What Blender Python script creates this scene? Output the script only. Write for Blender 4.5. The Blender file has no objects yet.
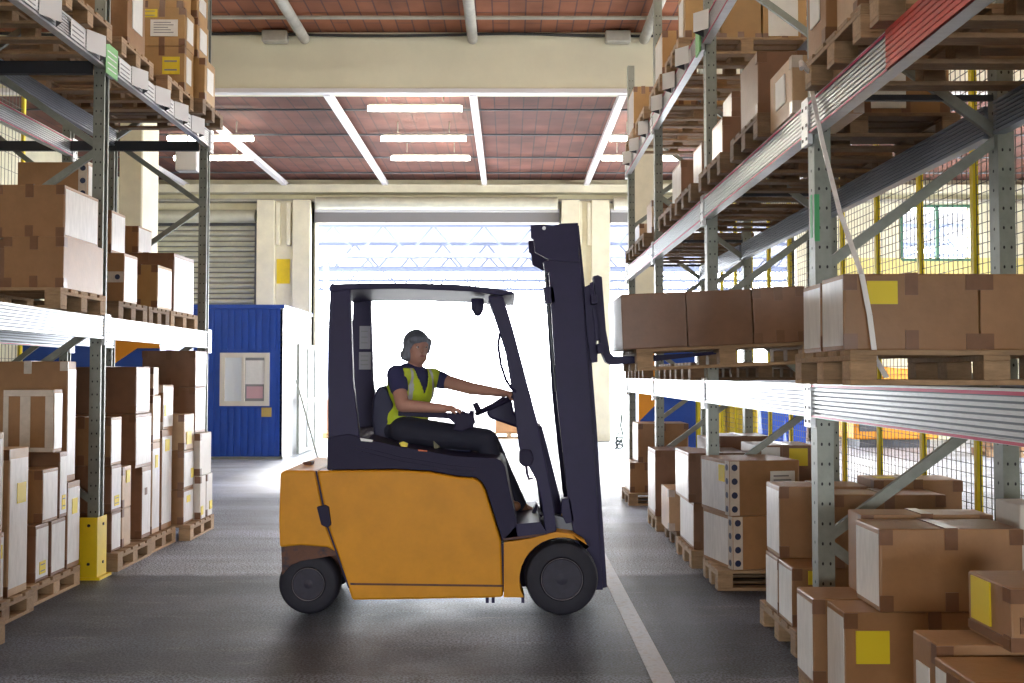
import bpy, bmesh, math, random
from mathutils import Vector, Matrix, Euler
random.seed(7)
S = bpy.context.scene
COL = S.collection
# ------------------------------------------------------------------ camera
FPX = 995.0
CAMZ = 1.55
PITCH = math.atan(33.5 / FPX)
YAW = math.atan(3.0 / FPX)
cam_d = bpy.data.cameras.new('camera')
cam_d.sensor_width = 36.0
cam_d.lens = FPX / 1024 * 36.0
cam_d.clip_end = 300
cam = bpy.data.objects.new('camera', cam_d)
COL.objects.link(cam)
cam.location = (0, 0, CAMZ)
cam.rotation_euler = (math.pi / 2 + PITCH, 0, -YAW)
S.camera = cam
CM = Euler((math.pi / 2 + PITCH, 0, -YAW)).to_matrix()
# ------------------------------------------------------------------ world and light
world = bpy.data.worlds.new('sky')
S.world = world
world.use_nodes = True
wn = world.node_tree
wn.nodes.clear()
wo = wn.nodes.new('ShaderNodeOutputWorld')
wb = wn.nodes.new('ShaderNodeBackground')
wb.inputs['Color'].default_value = (0.93, 0.96, 1.0, 1)
wb.inputs['Strength'].default_value = 17.0
wn.links.new(wb.outputs[0], wo.inputs[0])
sun_d = bpy.data.lights.new('sun', 'SUN')
sun_d.energy = 9.0
sun_d.angle = math.radians(12)
sun_d.color = (1.0, 0.97, 0.92)
sun = bpy.data.objects.new('sun', sun_d)
COL.objects.link(sun)
sun.rotation_euler = Vector((0.05, -0.86, -0.5)).to_track_quat('-Z', 'Y').to_euler()
vs = S.view_settings
vs.view_transform = 'Standard'
vs.look = 'None'
vs.gamma = 1.0
vs.use_curve_mapping = False
vs.exposure = 0.5
EXTRA = {'lamp': 27.0}
S.cycles.max_bounces = 8
S.cycles.diffuse_bounces = 4
S.cycles.glossy_bounces = 3
S.cycles.transparent_max_bounces = 8
S.cycles.sample_clamp_indirect = 8
S.cycles.caustics_reflective = False
S.cycles.caustics_refractive = False
S.cycles.use_denoising = True


def portal(name, loc, rot, sx, sy):
    d = bpy.data.lights.new(name, 'AREA')
    d.shape = 'RECTANGLE'
    d.size = sx
    d.size_y = sy
    d.cycles.is_portal = True
    o = bpy.data.objects.new(name, d)
    COL.objects.link(o)
    o.location = loc
    o.rotation_euler = rot
    return o


# ------------------------------------------------------------------ helpers
def at(px, py, Y):
    d = CM @ Vector(((px - 512) / FPX, -(py - 341.5) / FPX, -1.0))
    t = Y / d.y
    return Vector((d.x * t, Y, CAMZ + d.z * t))


def ax(px, Y):
    return at(px, 375, Y).x


def az(py, Y):
    return at(509, py, Y).z


class MB:
    def __init__(self):
        self.v = []
        self.f = []
        self.m = []
        self.mi = 0

    def add(self, vs_, fs_):
        n = len(self.v)
        self.v += [tuple(p) for p in vs_]
        for f in fs_:
            self.f.append(tuple(i + n for i in f))
            self.m.append(self.mi)
        return self

    def box(self, x0, x1, y0, y1, z0, z1, M=None):
        vs_ = [Vector((x, y, z)) for z in (z0, z1) for y in (y0, y1) for x in (x0, x1)]
        if M is not None:
            vs_ = [M @ p for p in vs_]
        return self.add(vs_, [(0, 2, 3, 1), (4, 5, 7, 6), (0, 1, 5, 4), (2, 6, 7, 3), (0, 4, 6, 2), (1, 3, 7, 5)])

    def bar(self, p0, p1, w, h, up=(0, 0, 1)):
        """rectangular bar between two points, w across, h along 'up'"""
        p0 = Vector(p0)
        p1 = Vector(p1)
        d = (p1 - p0)
        L = d.length
        d.normalize()
        u = Vector(up)
        s = d.cross(u)
        if s.length < 1e-5:
            s = d.cross(Vector((1, 0, 0)))
        s.normalize()
        u = s.cross(d)
        vs_ = []
        for q in (p0, p1):
            for a, b in ((-1, -1), (1, -1), (1, 1), (-1, 1)):
                vs_.append(q + s * (a * w / 2) + u * (b * h / 2))
        return self.add(vs_, [(0, 3, 2, 1), (4, 5, 6, 7), (0, 1, 5, 4), (1, 2, 6, 5), (2, 3, 7, 6), (3, 0, 4, 7)])

    def tube(self, pts, r, n=10, cap=True, radii=None):
        pts = [Vector(p) for p in pts]
        rings = []
        prev = None
        for i, p in enumerate(pts):
            if i == 0:
                d = pts[1] - p
            elif i == len(pts) - 1:
                d = p - pts[i - 1]
            else:
                d = pts[i + 1] - pts[i - 1]
            d.normalize()
            if prev is None:
                a = d.orthogonal().normalized()
            else:
                a = (prev - d * prev.dot(d)).normalized()
            prev = a
            b = d.cross(a)
            rr = radii[i] if radii else r
            rings.append([p + (a * math.cos(t) + b * math.sin(t)) * rr for t in [2 * math.pi * k / n for k in range(n)]])
        vs_ = [p for ring in rings for p in ring]
        fs_ = []
        for i in range(len(rings) - 1):
            for k in range(n):
                k2 = (k + 1) % n
                fs_.append((i * n + k, i * n + k2, (i + 1) * n + k2, (i + 1) * n + k))
        if cap:
            fs_.append(tuple(range(n - 1, -1, -1)))
            fs_.append(tuple((len(rings) - 1) * n + k for k in range(n)))
        return self.add(vs_, fs_)

    def prism(self, poly, y0, y1):
        """poly = list of (x,z); extruded along y"""
        n = len(poly)
        vs_ = [(x, y0, z) for x, z in poly] + [(x, y1, z) for x, z in poly]
        fs_ = [tuple(range(n)), tuple(range(2 * n - 1, n - 1, -1))]
        for i in range(n):
            j = (i + 1) % n
            fs_.append((i, i + n, j + n, j))
        return self.add(vs_, fs_)

    def prism_z(self, poly, z0, z1):
        n = len(poly)
        vs_ = [(x, y, z0) for x, y in poly] + [(x, y, z1) for x, y in poly]
        fs_ = [tuple(range(n - 1, -1, -1)), tuple(range(n, 2 * n))]
        for i in range(n):
            j = (i + 1) % n
            fs_.append((i, j, j + n, i + n))
        return self.add(vs_, fs_)

    def lathe_y(self, c, prof, n=40):
        """prof = list of (r, y); axis along y through c"""
        c = Vector(c)
        vs_ = []
        for r, y in prof:
            for k in range(n):
                t = 2 * math.pi * k / n
                vs_.append(c + Vector((r * math.cos(t), y, r * math.sin(t))))
        fs_ = []
        for i in range(len(prof) - 1):
            for k in range(n):
                k2 = (k + 1) % n
                fs_.append((i * n + k, (i + 1) * n + k, (i + 1) * n + k2, i * n + k2))
        fs_.append(tuple(range(n)))
        fs_.append(tuple((len(prof) - 1) * n + k for k in range(n - 1, -1, -1)))
        return self.add(vs_, fs_)

    def mesh(self, name, mats, bevel=0, seg=1, smooth=False):
        me = bpy.data.meshes.new(name)
        me.from_pydata(self.v, [], self.f)
        if not isinstance(mats, (list, tuple)):
            mats = [mats]
        for m in mats:
            me.materials.append(m)
        me.polygons.foreach_set('material_index', self.m)
        bm = bmesh.new()
        bm.from_mesh(me)
        bmesh.ops.recalc_face_normals(bm, faces=bm.faces)
        if bevel:
            es = [e for e in bm.edges if len(e.link_faces) == 2 and e.calc_face_angle(0) > 0.5]
            bmesh.ops.bevel(bm, geom=es, offset=bevel, segments=seg, affect='EDGES', profile=0.5, clamp_overlap=True)
        bm.to_mesh(me)
        bm.free()
        if smooth:
            for p in me.polygons:
                p.use_smooth = True
            try:
                me.set_sharp_from_angle(angle=math.radians(40))
            except Exception:
                pass
        me.update()
        return me

    def build(self, name, mats, parent=None, bevel=0, seg=1, smooth=False, loc=None):
        return link(name, self.mesh(name, mats, bevel, seg, smooth), parent, loc)


def link(name, me, parent=None, loc=None):
    o = bpy.data.objects.new(name, me)
    COL.objects.link(o)
    if parent is not None:
        o.parent = parent
        # geometry authored in world space for parents marked 'world'
        if parent.get('_w'):
            o.location = -Vector(parent.location)
    if loc is not None:
        o.location = loc
    return o


def tag(o, label=None, cat=None, group=None, kind=None):
    if label:
        o['label'] = label
    if cat:
        o['category'] = cat
    if group:
        o['group'] = group
    if kind:
        o['kind'] = kind
    return o


def empty(name, loc=(0, 0, 0), rz=0, world_parts=False):
    o = bpy.data.objects.new(name, None)
    COL.objects.link(o)
    o.location = loc
    o.rotation_euler = (0, 0, rz)
    o.empty_display_size = 0.1
    if world_parts:
        o['_w'] = 1
    return o


def clean_flags():
    for o in bpy.data.objects:
        if '_w' in o:
            del o['_w']


# ------------------------------------------------------------------ materials
MATS = {}


def mat(name, col, rough=0.6, metal=0.0, noise=0.0, nscale=8.0, bump=0.0, bscale=60.0, emit=None, estr=0.0,
        spec=0.5, rand=0.0, col2=None, alpha=None, trans=0.0, stretch=None):
    if name in MATS:
        return MATS[name]
    m = bpy.data.materials.new(name)
    m.use_nodes = True
    nt = m.node_tree
    b = nt.nodes['Principled BSDF']
    b.inputs['Roughness'].default_value = rough
    b.inputs['Metallic'].default_value = metal
    b.inputs['Specular IOR Level'].default_value = spec
    b.inputs['Base Color'].default_value = (*col, 1)
    if noise or rand or col2:
        tc = nt.nodes.new('ShaderNodeTexCoord')
        src = tc.outputs['Object']
        if stretch:
            mp = nt.nodes.new('ShaderNodeMapping')
            mp.inputs['Scale'].default_value = stretch
            nt.links.new(src, mp.inputs[0])
            src = mp.outputs[0]
        nz = nt.nodes.new('ShaderNodeTexNoise')
        nz.inputs['Scale'].default_value = nscale
        nz.inputs['Detail'].default_value = 6
        nz.inputs['Roughness'].default_value = 0.65
        nt.links.new(src, nz.inputs['Vector'])
        mr = nt.nodes.new('ShaderNodeMapRange')
        mr.inputs['From Min'].default_value = 0.3
        mr.inputs['From Max'].default_value = 0.7
        mr.inputs['To Min'].default_value = 1 - noise
        mr.inputs['To Max'].default_value = 1 + noise
        nt.links.new(nz.outputs['Fac'], mr.inputs['Value'])
        val = mr.outputs[0]
        if rand:
            oi = nt.nodes.new('ShaderNodeObjectInfo')
            r2 = nt.nodes.new('ShaderNodeMapRange')
            r2.inputs['To Min'].default_value = 1 - rand
            r2.inputs['To Max'].default_value = 1 + rand
            nt.links.new(oi.outputs['Random'], r2.inputs['Value'])
            mu = nt.nodes.new('ShaderNodeMath')
            mu.operation = 'MULTIPLY'
            nt.links.new(val, mu.inputs[0])
            nt.links.new(r2.outputs[0], mu.inputs[1])
            val = mu.outputs[0]
        if col2:
            mx0 = nt.nodes.new('ShaderNodeMix')
            mx0.data_type = 'RGBA'
            mx0.inputs['A'].default_value = (*col, 1)
            mx0.inputs['B'].default_value = (*col2, 1)
            cr = nt.nodes.new('ShaderNodeMapRange')
            cr.inputs['From Min'].default_value = 0.48
            cr.inputs['From Max'].default_value = 0.64
            nt.links.new(nz.outputs['Fac'], cr.inputs['Value'])
            nt.links.new(cr.outputs[0], mx0.inputs['Factor'])
            base = mx0.outputs['Result']
        else:
            rgb = nt.nodes.new('ShaderNodeRGB')
            rgb.outputs[0].default_value = (*col, 1)
            base = rgb.outputs[0]
        vm = nt.nodes.new('ShaderNodeVectorMath')
        vm.operation = 'SCALE'
        nt.links.new(base, vm.inputs[0])
        nt.links.new(val, vm.inputs['Scale'])
        nt.links.new(vm.outputs[0], b.inputs['Base Color'])
    if bump:
        tc = nt.nodes.new('ShaderNodeTexCoord')
        nb = nt.nodes.new('ShaderNodeTexNoise')
        nb.inputs['Scale'].default_value = bscale
        nb.inputs['Detail'].default_value = 4
        nt.links.new(tc.outputs['Object'], nb.inputs['Vector'])
        bp = nt.nodes.new('ShaderNodeBump')
        bp.inputs['Strength'].default_value = bump
        bp.inputs['Distance'].default_value = 0.01
        nt.links.new(nb.outputs['Fac'], bp.inputs['Height'])
        nt.links.new(bp.outputs[0], b.inputs['Normal'])
    if emit:
        b.inputs['Emission Color'].default_value = (*emit, 1)
        b.inputs['Emission Strength'].default_value = estr
    if alpha is not None:
        b.inputs['Alpha'].default_value = alpha
    if trans:
        b.inputs['Transmission Weight'].default_value = trans
    MATS[name] = m
    return m


CARD = {
    'mid': mat('cardboard_mid', (0.31, 0.158, 0.066), 0.42, noise=0.10, nscale=9, bump=0.12, bscale=40, rand=0.12, spec=0.5),
    'dark': mat('cardboard_dark', (0.215, 0.105, 0.055), 0.42, noise=0.10, nscale=9, bump=0.12, bscale=40, rand=0.10, spec=0.5),
    'pale': mat('cardboard_pale', (0.50, 0.33, 0.19), 0.42, noise=0.10, nscale=9, bump=0.12, bscale=40, rand=0.10, spec=0.5),
    'lamplit': mat('cardboard_lamplit', (0.42, 0.24, 0.085), 0.5, noise=0.08, nscale=9, bump=0.12, bscale=40, rand=0.10, spec=0.5),  # warm lamp glow of the upper shelves put into the cardboard colour
    'white': mat('cardboard_white', (0.68, 0.62, 0.56), 0.5, noise=0.06, nscale=9, bump=0.12, bscale=40, rand=0.06, spec=0.5),
}
M_TAPE = mat('tape_brown', (0.19, 0.09, 0.045), 0.28, noise=0.1, nscale=20)
M_TAPEC = mat('tape_clear', (0.62, 0.54, 0.46), 0.22, noise=0.12, nscale=14)
M_DOT = mat('tape_dot', (0.02, 0.03, 0.08), 0.3)
M_LABW = mat('label_white', (0.80, 0.79, 0.76), 0.45, noise=0.05, nscale=12)
M_LABY = mat('label_yellow', (0.80, 0.62, 0.02), 0.45)
M_FILM = mat('film_sheen', (0.84, 0.82, 0.80), 0.22, noise=0.10, nscale=11, stretch=(3, 3, 0.6))  # plastic wrap, whitened so the colour carries the doorway sheen too
M_PRINT = mat('print_grey', (0.22, 0.22, 0.24), 0.6)
M_WOOD = mat('pallet_wood', (0.36, 0.23, 0.125), 0.75, noise=0.22, nscale=7, rand=0.18, stretch=(1.5, 8, 8), bump=0.25, bscale=30)
M_WOODD = mat('pallet_wood_dark', (0.20, 0.125, 0.07), 0.75, noise=0.22, nscale=7, rand=0.18, stretch=(1.5, 8, 8), bump=0.25, bscale=30)
M_GALV = mat('galvanised_steel', (0.235, 0.25, 0.22), 0.45, metal=0.35, noise=0.14, nscale=12, bump=0.05)
M_GALVD = mat('dark_steel', (0.10, 0.105, 0.12), 0.45, metal=0.4, noise=0.15, nscale=10)
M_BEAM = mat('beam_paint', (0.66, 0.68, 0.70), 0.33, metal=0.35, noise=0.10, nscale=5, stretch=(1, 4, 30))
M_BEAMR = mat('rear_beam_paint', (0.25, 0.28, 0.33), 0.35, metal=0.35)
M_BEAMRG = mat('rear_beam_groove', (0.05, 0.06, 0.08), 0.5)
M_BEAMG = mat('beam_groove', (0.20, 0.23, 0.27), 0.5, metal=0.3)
M_BLACKBEAM = mat('dark_beam_paint', (0.018, 0.020, 0.028), 0.5)
M_PINK = mat('edge_film_pink', (0.62, 0.06, 0.16), 0.35)
M_RED = mat('film_red', (0.62, 0.06, 0.04), 0.35, noise=0.15, nscale=10)
M_BLACKHOLE = mat('punched_hole', (0.02, 0.02, 0.022), 0.8)
M_YEL = mat('safety_yellow', (0.78, 0.56, 0.01), 0.4, noise=0.08, nscale=6)
M_YELD = mat('fence_yellow', (0.92, 0.74, 0.02), 0.5)
M_WIRE = mat('fence_wire', (0.12, 0.12, 0.11), 0.5, metal=0.4)
M_GREEN = mat('sign_green', (0.06, 0.36, 0.13), 0.5)
M_GREENL = mat('sign_pale_green', (0.22, 0.52, 0.2), 0.5)
M_WHITE = mat('white_plastic', (0.80, 0.80, 0.80), 0.4)
M_BLUE = mat('cabin_blue', (0.015, 0.075, 0.42), 0.45, noise=0.1, nscale=4)
M_ORANGE = mat('cabin_orange', (0.85, 0.33, 0.02), 0.5)
M_GLASS = mat('pane_glass', (0.86, 0.90, 0.92), 0.12, spec=0.6, alpha=0.55)
M_CREAM = mat('cream_paint', (0.76, 0.71, 0.53), 0.75, noise=0.10, nscale=2.2, bump=0.1, bscale=12)
M_WALL = mat('wall_plaster', (0.72, 0.68, 0.50), 0.85, noise=0.14, nscale=1.5)
M_BEAMC = mat('concrete_beam_paint', (0.78, 0.75, 0.58), 0.8, noise=0.06, nscale=0.9, bump=0.08, bscale=8)
M_PIPE = mat('pipe_grey', (0.42, 0.40, 0.34), 0.6, noise=0.2, nscale=4)
M_CABLE = mat('black_cable', (0.02, 0.02, 0.02), 0.6)
M_SHUT = mat('shutter_metal', (0.60, 0.59, 0.47), 0.5, metal=0.25, noise=0.12, nscale=3)
M_LAMP = mat('tube_light', (1, 1, 1), 0.5, emit=(1.0, 0.94, 0.80), estr=EXTRA['lamp'])
M_STRIP = mat('ceiling_strip_paint', (0.80, 0.78, 0.80), 0.45)
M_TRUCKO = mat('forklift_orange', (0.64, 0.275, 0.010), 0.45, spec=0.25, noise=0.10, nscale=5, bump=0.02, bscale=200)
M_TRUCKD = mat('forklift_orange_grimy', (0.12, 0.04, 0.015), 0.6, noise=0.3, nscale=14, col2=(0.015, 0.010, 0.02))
M_NAVY = mat('forklift_dark_hazed', (0.012, 0.007, 0.048), 0.5, spec=0.3, noise=0.12, nscale=6)  # violet lift of the doorway haze is put into this dark colour
M_PLAST = mat('plastic_hazed', (0.012, 0.008, 0.036), 0.6, spec=0.3, bump=0.1, bscale=90)  # dark plastic with the same haze tint in its colour
M_RUB = mat('tyre_rubber', (0.012, 0.011, 0.020), 0.72, noise=0.25, nscale=10, bump=0.2, bscale=30)
M_RIM = mat('wheel_rim', (0.020, 0.017, 0.032), 0.6, metal=0.1, noise=0.3, nscale=20)
M_STEEL = mat('bright_steel', (0.55, 0.55, 0.58), 0.3, metal=0.8)
M_SEAT = mat('seat_vinyl_hazed', (0.012, 0.012, 0.05), 0.6)  # dark vinyl, blue lift of haze put into the colour
M_SKIN = mat('skin', (0.46, 0.235, 0.175), 0.5, noise=0.05, nscale=15)
M_HAIR = mat('hair_grey', (0.17, 0.18, 0.22), 0.55, noise=0.3, nscale=40, stretch=(1, 1, 0.2), bump=0.3, bscale=80)
M_SHIRT = mat('navy_shirt', (0.03, 0.03, 0.10), 0.8)
M_TROUS = mat('dark_trousers', (0.018, 0.018, 0.035), 0.8, bump=0.2, bscale=25)
M_VEST = mat('vest_lime', (0.55, 0.66, 0.03), 0.6, noise=0.06, nscale=8)
M_REFL = mat('vest_reflective', (0.52, 0.54, 0.54), 0.35, metal=0.2)
M_SHOE = mat('shoe_brown', (0.22, 0.09, 0.04), 0.5)
M_EYEW = mat('eye_white', (0.7, 0.7, 0.7), 0.3)
M_EYED = mat('eye_dark', (0.03, 0.02, 0.02), 0.3)
M_LIP = mat('lip', (0.38, 0.12, 0.11), 0.5)


def brick_mat(name, c1, c2, mortar, scale, bw, bh):
    m = bpy.data.materials.new(name)
    m.use_nodes = True
    nt = m.node_tree
    b = nt.nodes['Principled BSDF']
    b.inputs['Roughness'].default_value = 0.85
    tc = nt.nodes.new('ShaderNodeTexCoord')
    mp = nt.nodes.new('ShaderNodeMapping')
    mp.inputs['Rotation'].default_value = (0, 0, math.pi / 2)
    br = nt.nodes.new('ShaderNodeTexBrick')
    br.inputs['Color1'].default_value = (*c1, 1)
    br.inputs['Color2'].default_value = (*c2, 1)
    br.inputs['Mortar'].default_value = (*mortar, 1)
    br.inputs['Scale'].default_value = scale
    br.inputs['Mortar Size'].default_value = 0.012
    br.inputs['Brick Width'].default_value = bw
    br.inputs['Row Height'].default_value = bh
    nz = nt.nodes.new('ShaderNodeTexNoise')
    nz.inputs['Scale'].default_value = 1.3
    nz.inputs['Detail'].default_value = 7
    nt.links.new(tc.outputs['Object'], mp.inputs[0])
    nt.links.new(mp.outputs[0], br.inputs['Vector'])
    nt.links.new(tc.outputs['Object'], nz.inputs['Vector'])
    mr = nt.nodes.new('ShaderNodeMapRange')
    mr.inputs['From Min'].default_value = 0.3
    mr.inputs['From Max'].default_value = 0.7
    mr.inputs['To Min'].default_value = 0.7
    mr.inputs['To Max'].default_value = 1.3
    nt.links.new(nz.outputs['Fac'], mr.inputs['Value'])
    vm = nt.nodes.new('ShaderNodeVectorMath')
    vm.operation = 'SCALE'
    nt.links.new(br.outputs['Color'], vm.inputs[0])
    nt.links.new(mr.outputs[0], vm.inputs['Scale'])
    nt.links.new(vm.outputs[0], b.inputs['Base Color'])
    return m


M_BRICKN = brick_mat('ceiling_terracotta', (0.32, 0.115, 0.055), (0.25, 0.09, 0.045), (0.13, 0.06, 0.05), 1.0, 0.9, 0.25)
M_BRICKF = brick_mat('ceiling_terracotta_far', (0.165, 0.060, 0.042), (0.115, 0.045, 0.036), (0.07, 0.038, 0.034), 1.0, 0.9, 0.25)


def floor_mat():
    m = bpy.data.materials.new('floor_asphalt')
    m.use_nodes = True
    nt = m.node_tree
    L = nt.links
    b = nt.nodes['Principled BSDF']
    tc = nt.nodes.new('ShaderNodeTexCoord')
    sep = nt.nodes.new('ShaderNodeSeparateXYZ')
    L.new(tc.outputs['Object'], sep.inputs[0])

    def noise(scale, detail=6, stretch=None):
        n = nt.nodes.new('ShaderNodeTexNoise')
        n.inputs['Scale'].default_value = scale
        n.inputs['Detail'].default_value = detail
        n.inputs['Roughness'].default_value = 0.6
        if stretch:
            mp = nt.nodes.new('ShaderNodeMapping')
            mp.inputs['Scale'].default_value = stretch
            L.new(tc.outputs['Object'], mp.inputs[0])
            L.new(mp.outputs[0], n.inputs['Vector'])
        else:
            L.new(tc.outputs['Object'], n.inputs['Vector'])
        return n.outputs['Fac']

    def mrange(v, a, b_, c, d):
        n = nt.nodes.new('ShaderNodeMapRange')
        n.inputs['From Min'].default_value = a
        n.inputs['From Max'].default_value = b_
        n.inputs['To Min'].default_value = c
        n.inputs['To Max'].default_value = d
        L.new(v, n.inputs['Value'])
        return n.outputs[0]

    def math_(op, a, b_=None):
        n = nt.nodes.new('ShaderNodeMath')
        n.operation = op
        for i, q in enumerate((a, b_)):
            if q is None:
                continue
            if isinstance(q, (int, float)):
                n.inputs[i].default_value = q
            else:
                L.new(q, n.inputs[i])
        return n.outputs[0]
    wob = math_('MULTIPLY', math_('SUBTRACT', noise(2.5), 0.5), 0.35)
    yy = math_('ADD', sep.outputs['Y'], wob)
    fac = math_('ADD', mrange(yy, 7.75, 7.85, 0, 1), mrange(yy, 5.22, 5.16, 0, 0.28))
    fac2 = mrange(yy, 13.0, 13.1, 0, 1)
    big = mrange(noise(0.8, 8), 0.3, 0.7, 0.75, 1.25)
    fine = mrange(noise(70, 2), 0.42, 0.58, 0.25, 1.75)
    spk = mrange(noise(130, 2), 0.62, 0.72, 0, 1)

    def rgb(c):
        n = nt.nodes.new('ShaderNodeRGB')
        n.outputs[0].default_value = (*c, 1)
        return n.outputs[0]

    def mix(f, a, b_):
        n = nt.nodes.new('ShaderNodeMix')
        n.data_type = 'RGBA'
        L.new(f, n.inputs['Factor'])
        L.new(a, n.inputs['A'])
        L.new(b_, n.inputs['B'])
        return n.outputs['Result']
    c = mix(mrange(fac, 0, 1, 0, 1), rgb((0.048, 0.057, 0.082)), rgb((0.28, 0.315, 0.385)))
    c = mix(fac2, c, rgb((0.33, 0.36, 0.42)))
    band = mrange(noise(1.0, 5, (0.18, 1.6, 1)), 0.35, 0.65, 0.72, 1.3)
    # scuffs and stains
    sc = mrange(noise(3.0, 9, (0.6, 2.2, 1)), 0.56, 0.72, 0, 0.5)
    c = mix(sc, c, rgb((0.17, 0.17, 0.17)))
    c = mix(math_('MULTIPLY', spk, 0.35), c, rgb((0.3, 0.3, 0.3)))
    vm = nt.nodes.new('ShaderNodeVectorMath')
    vm.operation = 'SCALE'
    L.new(c, vm.inputs[0])
    L.new(math_('MULTIPLY', math_('MULTIPLY', big, fine), band), vm.inputs['Scale'])
    L.new(vm.outputs[0], b.inputs['Base Color'])
    L.new(mrange(noise(1.2, 6), 0.3, 0.7, 0.40, 0.62), b.inputs['Roughness'])
    bp = nt.nodes.new('ShaderNodeBump')
    bp.inputs['Strength'].default_value = 0.5
    bp.inputs['Distance'].default_value = 0.006
    L.new(noise(70, 5), bp.inputs['Height'])
    L.new(bp.outputs[0], b.inputs['Normal'])
    return m


M_FLOOR = floor_mat()
M_GROUND = mat('yard_concrete', (0.50, 0.50, 0.50), 0.7, noise=0.1, nscale=1)
M_CANOPY = mat('canopy_paint', (0.10, 0.12, 0.20), 0.7)
M_CROOF = mat('canopy_roof', (0.22, 0.22, 0.24), 0.8)
M_LINE = mat('floor_line_paint', (0.68, 0.74, 0.84), 0.5, noise=0.35, nscale=16, col2=(0.42, 0.43, 0.46))

# ------------------------------------------------------------------ the hall
XL, XR, YB, YF = -9.2, 13.5, -9.0, 23.7      # inner faces of the hall walls
ZN, ZF = 7.02, 6.22                           # near and far ceiling


def struct(name, mb, m, bevel=0):
    o = mb.build(name, m, None, bevel)
    o['kind'] = 'structure'
    return o


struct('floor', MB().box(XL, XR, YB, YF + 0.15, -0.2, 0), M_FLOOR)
struct('trim_1', MB().box(0.725, 0.835, 1.5, 14.5, 0.0, 0.004), M_LINE)
struct('ground', MB().box(-40, 45, YF + 0.15, 90, -0.22, -0.02), M_GROUND)
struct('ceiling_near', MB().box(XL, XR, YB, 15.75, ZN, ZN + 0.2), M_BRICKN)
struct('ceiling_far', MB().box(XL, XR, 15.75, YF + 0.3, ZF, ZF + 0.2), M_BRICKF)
struct('wall_left', MB().box(XL - 0.2, XL, YB, YF + 0.3, 0, 7.2), M_WALL)
wr = MB()  # right wall with an unseen window band, added to brighten the far wall
wr.box(XR, XR + 0.2, YB, 9.0, 0, 7.2)
wr.box(XR, XR + 0.2, 21.0, YF + 0.3, 0, 7.2)
wr.box(XR, XR + 0.2, 9.0, 21.0, 0, 0.9)
wr.box(XR, XR + 0.2, 9.0, 21.0, 4.2, 7.2)
struct('wall_right', wr, M_WALL)
portal('added_window_portal', (XR + 0.1, 15.0, 2.55), (0, math.pi / 2, 0), 3.3, 12.0)
wf = MB()
for i in range(9):
    wf.box(XR + 0.02, XR + 0.08, 9.0 + 1.5 * i - 0.03, 9.0 + 1.5 * i + 0.03, 0.9, 4.2)
for z in (0.93, 2.5, 4.17):
    wf.box(XR + 0.02, XR + 0.08, 9.0, 21.0, z - 0.03, z + 0.03)
struct('window_added', wf, mat('window_green', (0.05, 0.16, 0.10), 0.5))  # frame bars of the added window band
# rear wall of the hall behind the photographer with two unseen openings sized to give fill light
bw = MB()
BO = [(-4.5, -1.5), (1.8, 4.6)]
ZO = 2.6
xs = [XL] + [v for p in BO for v in p] + [XR]
for i in range(0, len(xs), 2):
    bw.box(xs[i], xs[i + 1], YB - 0.2, YB, 0, 7.2)
for a, b_ in BO:
    bw.box(a, b_, YB - 0.2, YB, ZO, 7.2)
struct('wall_back', bw, M_WALL)
for k, (a, b_) in enumerate(BO):
    portal('rear_fill_portal', ((a + b_) / 2, YB - 0.1, ZO / 2), (math.pi / 2, 0, 0), b_ - a, ZO)
struct('ground_rear', MB().box(-40, 45, -40, YB, -0.22, -0.02), M_GROUND)
# front (far) wall: three openings (two doors) and a high window
FO = [(-4.62, 1.20), (2.42, 6.75)]
ZD = 5.2
fw = MB()
fw.box(XL, -4.62, YF, YF + 0.3, 0, 6.3)
fw.box(1.20, 2.42, YF, YF + 0.3, 0, 6.3)
for a, b_ in FO:
    fw.box(a, b_, YF, YF + 0.3, ZD, 6.3)
# right part with a window hole
wx0, wx1, wz0, wz1 = 9.4, 11.1, 4.3, 5.6
fw.box(6.75, wx0, YF, YF + 0.3, 0, 6.3)
fw.box(wx1, XR, YF, YF + 0.3, 0, 6.3)
fw.box(wx0, wx1, YF, YF + 0.3, 0, wz0)
fw.box(wx0, wx1, YF, YF + 0.3, wz1, 6.3)
struct('wall_front', fw, M_WALL)
for a, b_ in FO:
    portal('front_door_portal', ((a + b_) / 2, YF + 0.2, ZD / 2), (-math.pi / 2, 0, 0), b_ - a, ZD)
wf = MB()
for x in (wx0, (wx0 + wx1) / 2, wx1):
    wf.box(x - 0.03, x + 0.03, YF - 0.02, YF + 0.06, wz0, wz1)
for z in (wz0, wz1):
    wf.box(wx0, wx1, YF - 0.02, YF + 0.06, z - 0.03, z + 0.03)
w1 = struct('window_1', wf, mat('window_green', (0.05, 0.16, 0.10), 0.5))
# yellow band on the right wall part
struct('trim_2', MB().box(6.75, XR, YF - 0.01, YF, 3.4, 4.35), mat('yellow_band', (0.70, 0.60, 0.22), 0.7, noise=0.1, nscale=2))
# big cross beam between bays and its flange
struct('beam_trim_3', MB().box(XL, XR, 15.70, 16.15, 6.10, ZN), M_BEAMC, 0.02)
bpy.data.objects['beam_trim_3'].name = 'trim_3'
struct('trim_4', MB().box(XL, XR, 15.66, 15.80, 6.03, 6.10), M_STRIP)
# lengthwise white strips under the far ceiling
for i, x in enumerate((-7.7, -5.3, -2.92, -0.58, 1.83, 4.2, 6.6)):
    struct('trim_%d' % (5 + i), MB().box(x - 0.06, x + 0.06, 15.8, YF, 6.02, 6.12), M_STRIP)
# ledge on top of far wall and cable tray
struct('trim_12', MB().box(XL, XR, YF - 0.35, YF, 5.86, 6.05), M_CREAM)
struct('trim_13', MB().box(XL, XR, YF - 0.25, YF, 5.66, 5.72), M_PIPE)
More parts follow.
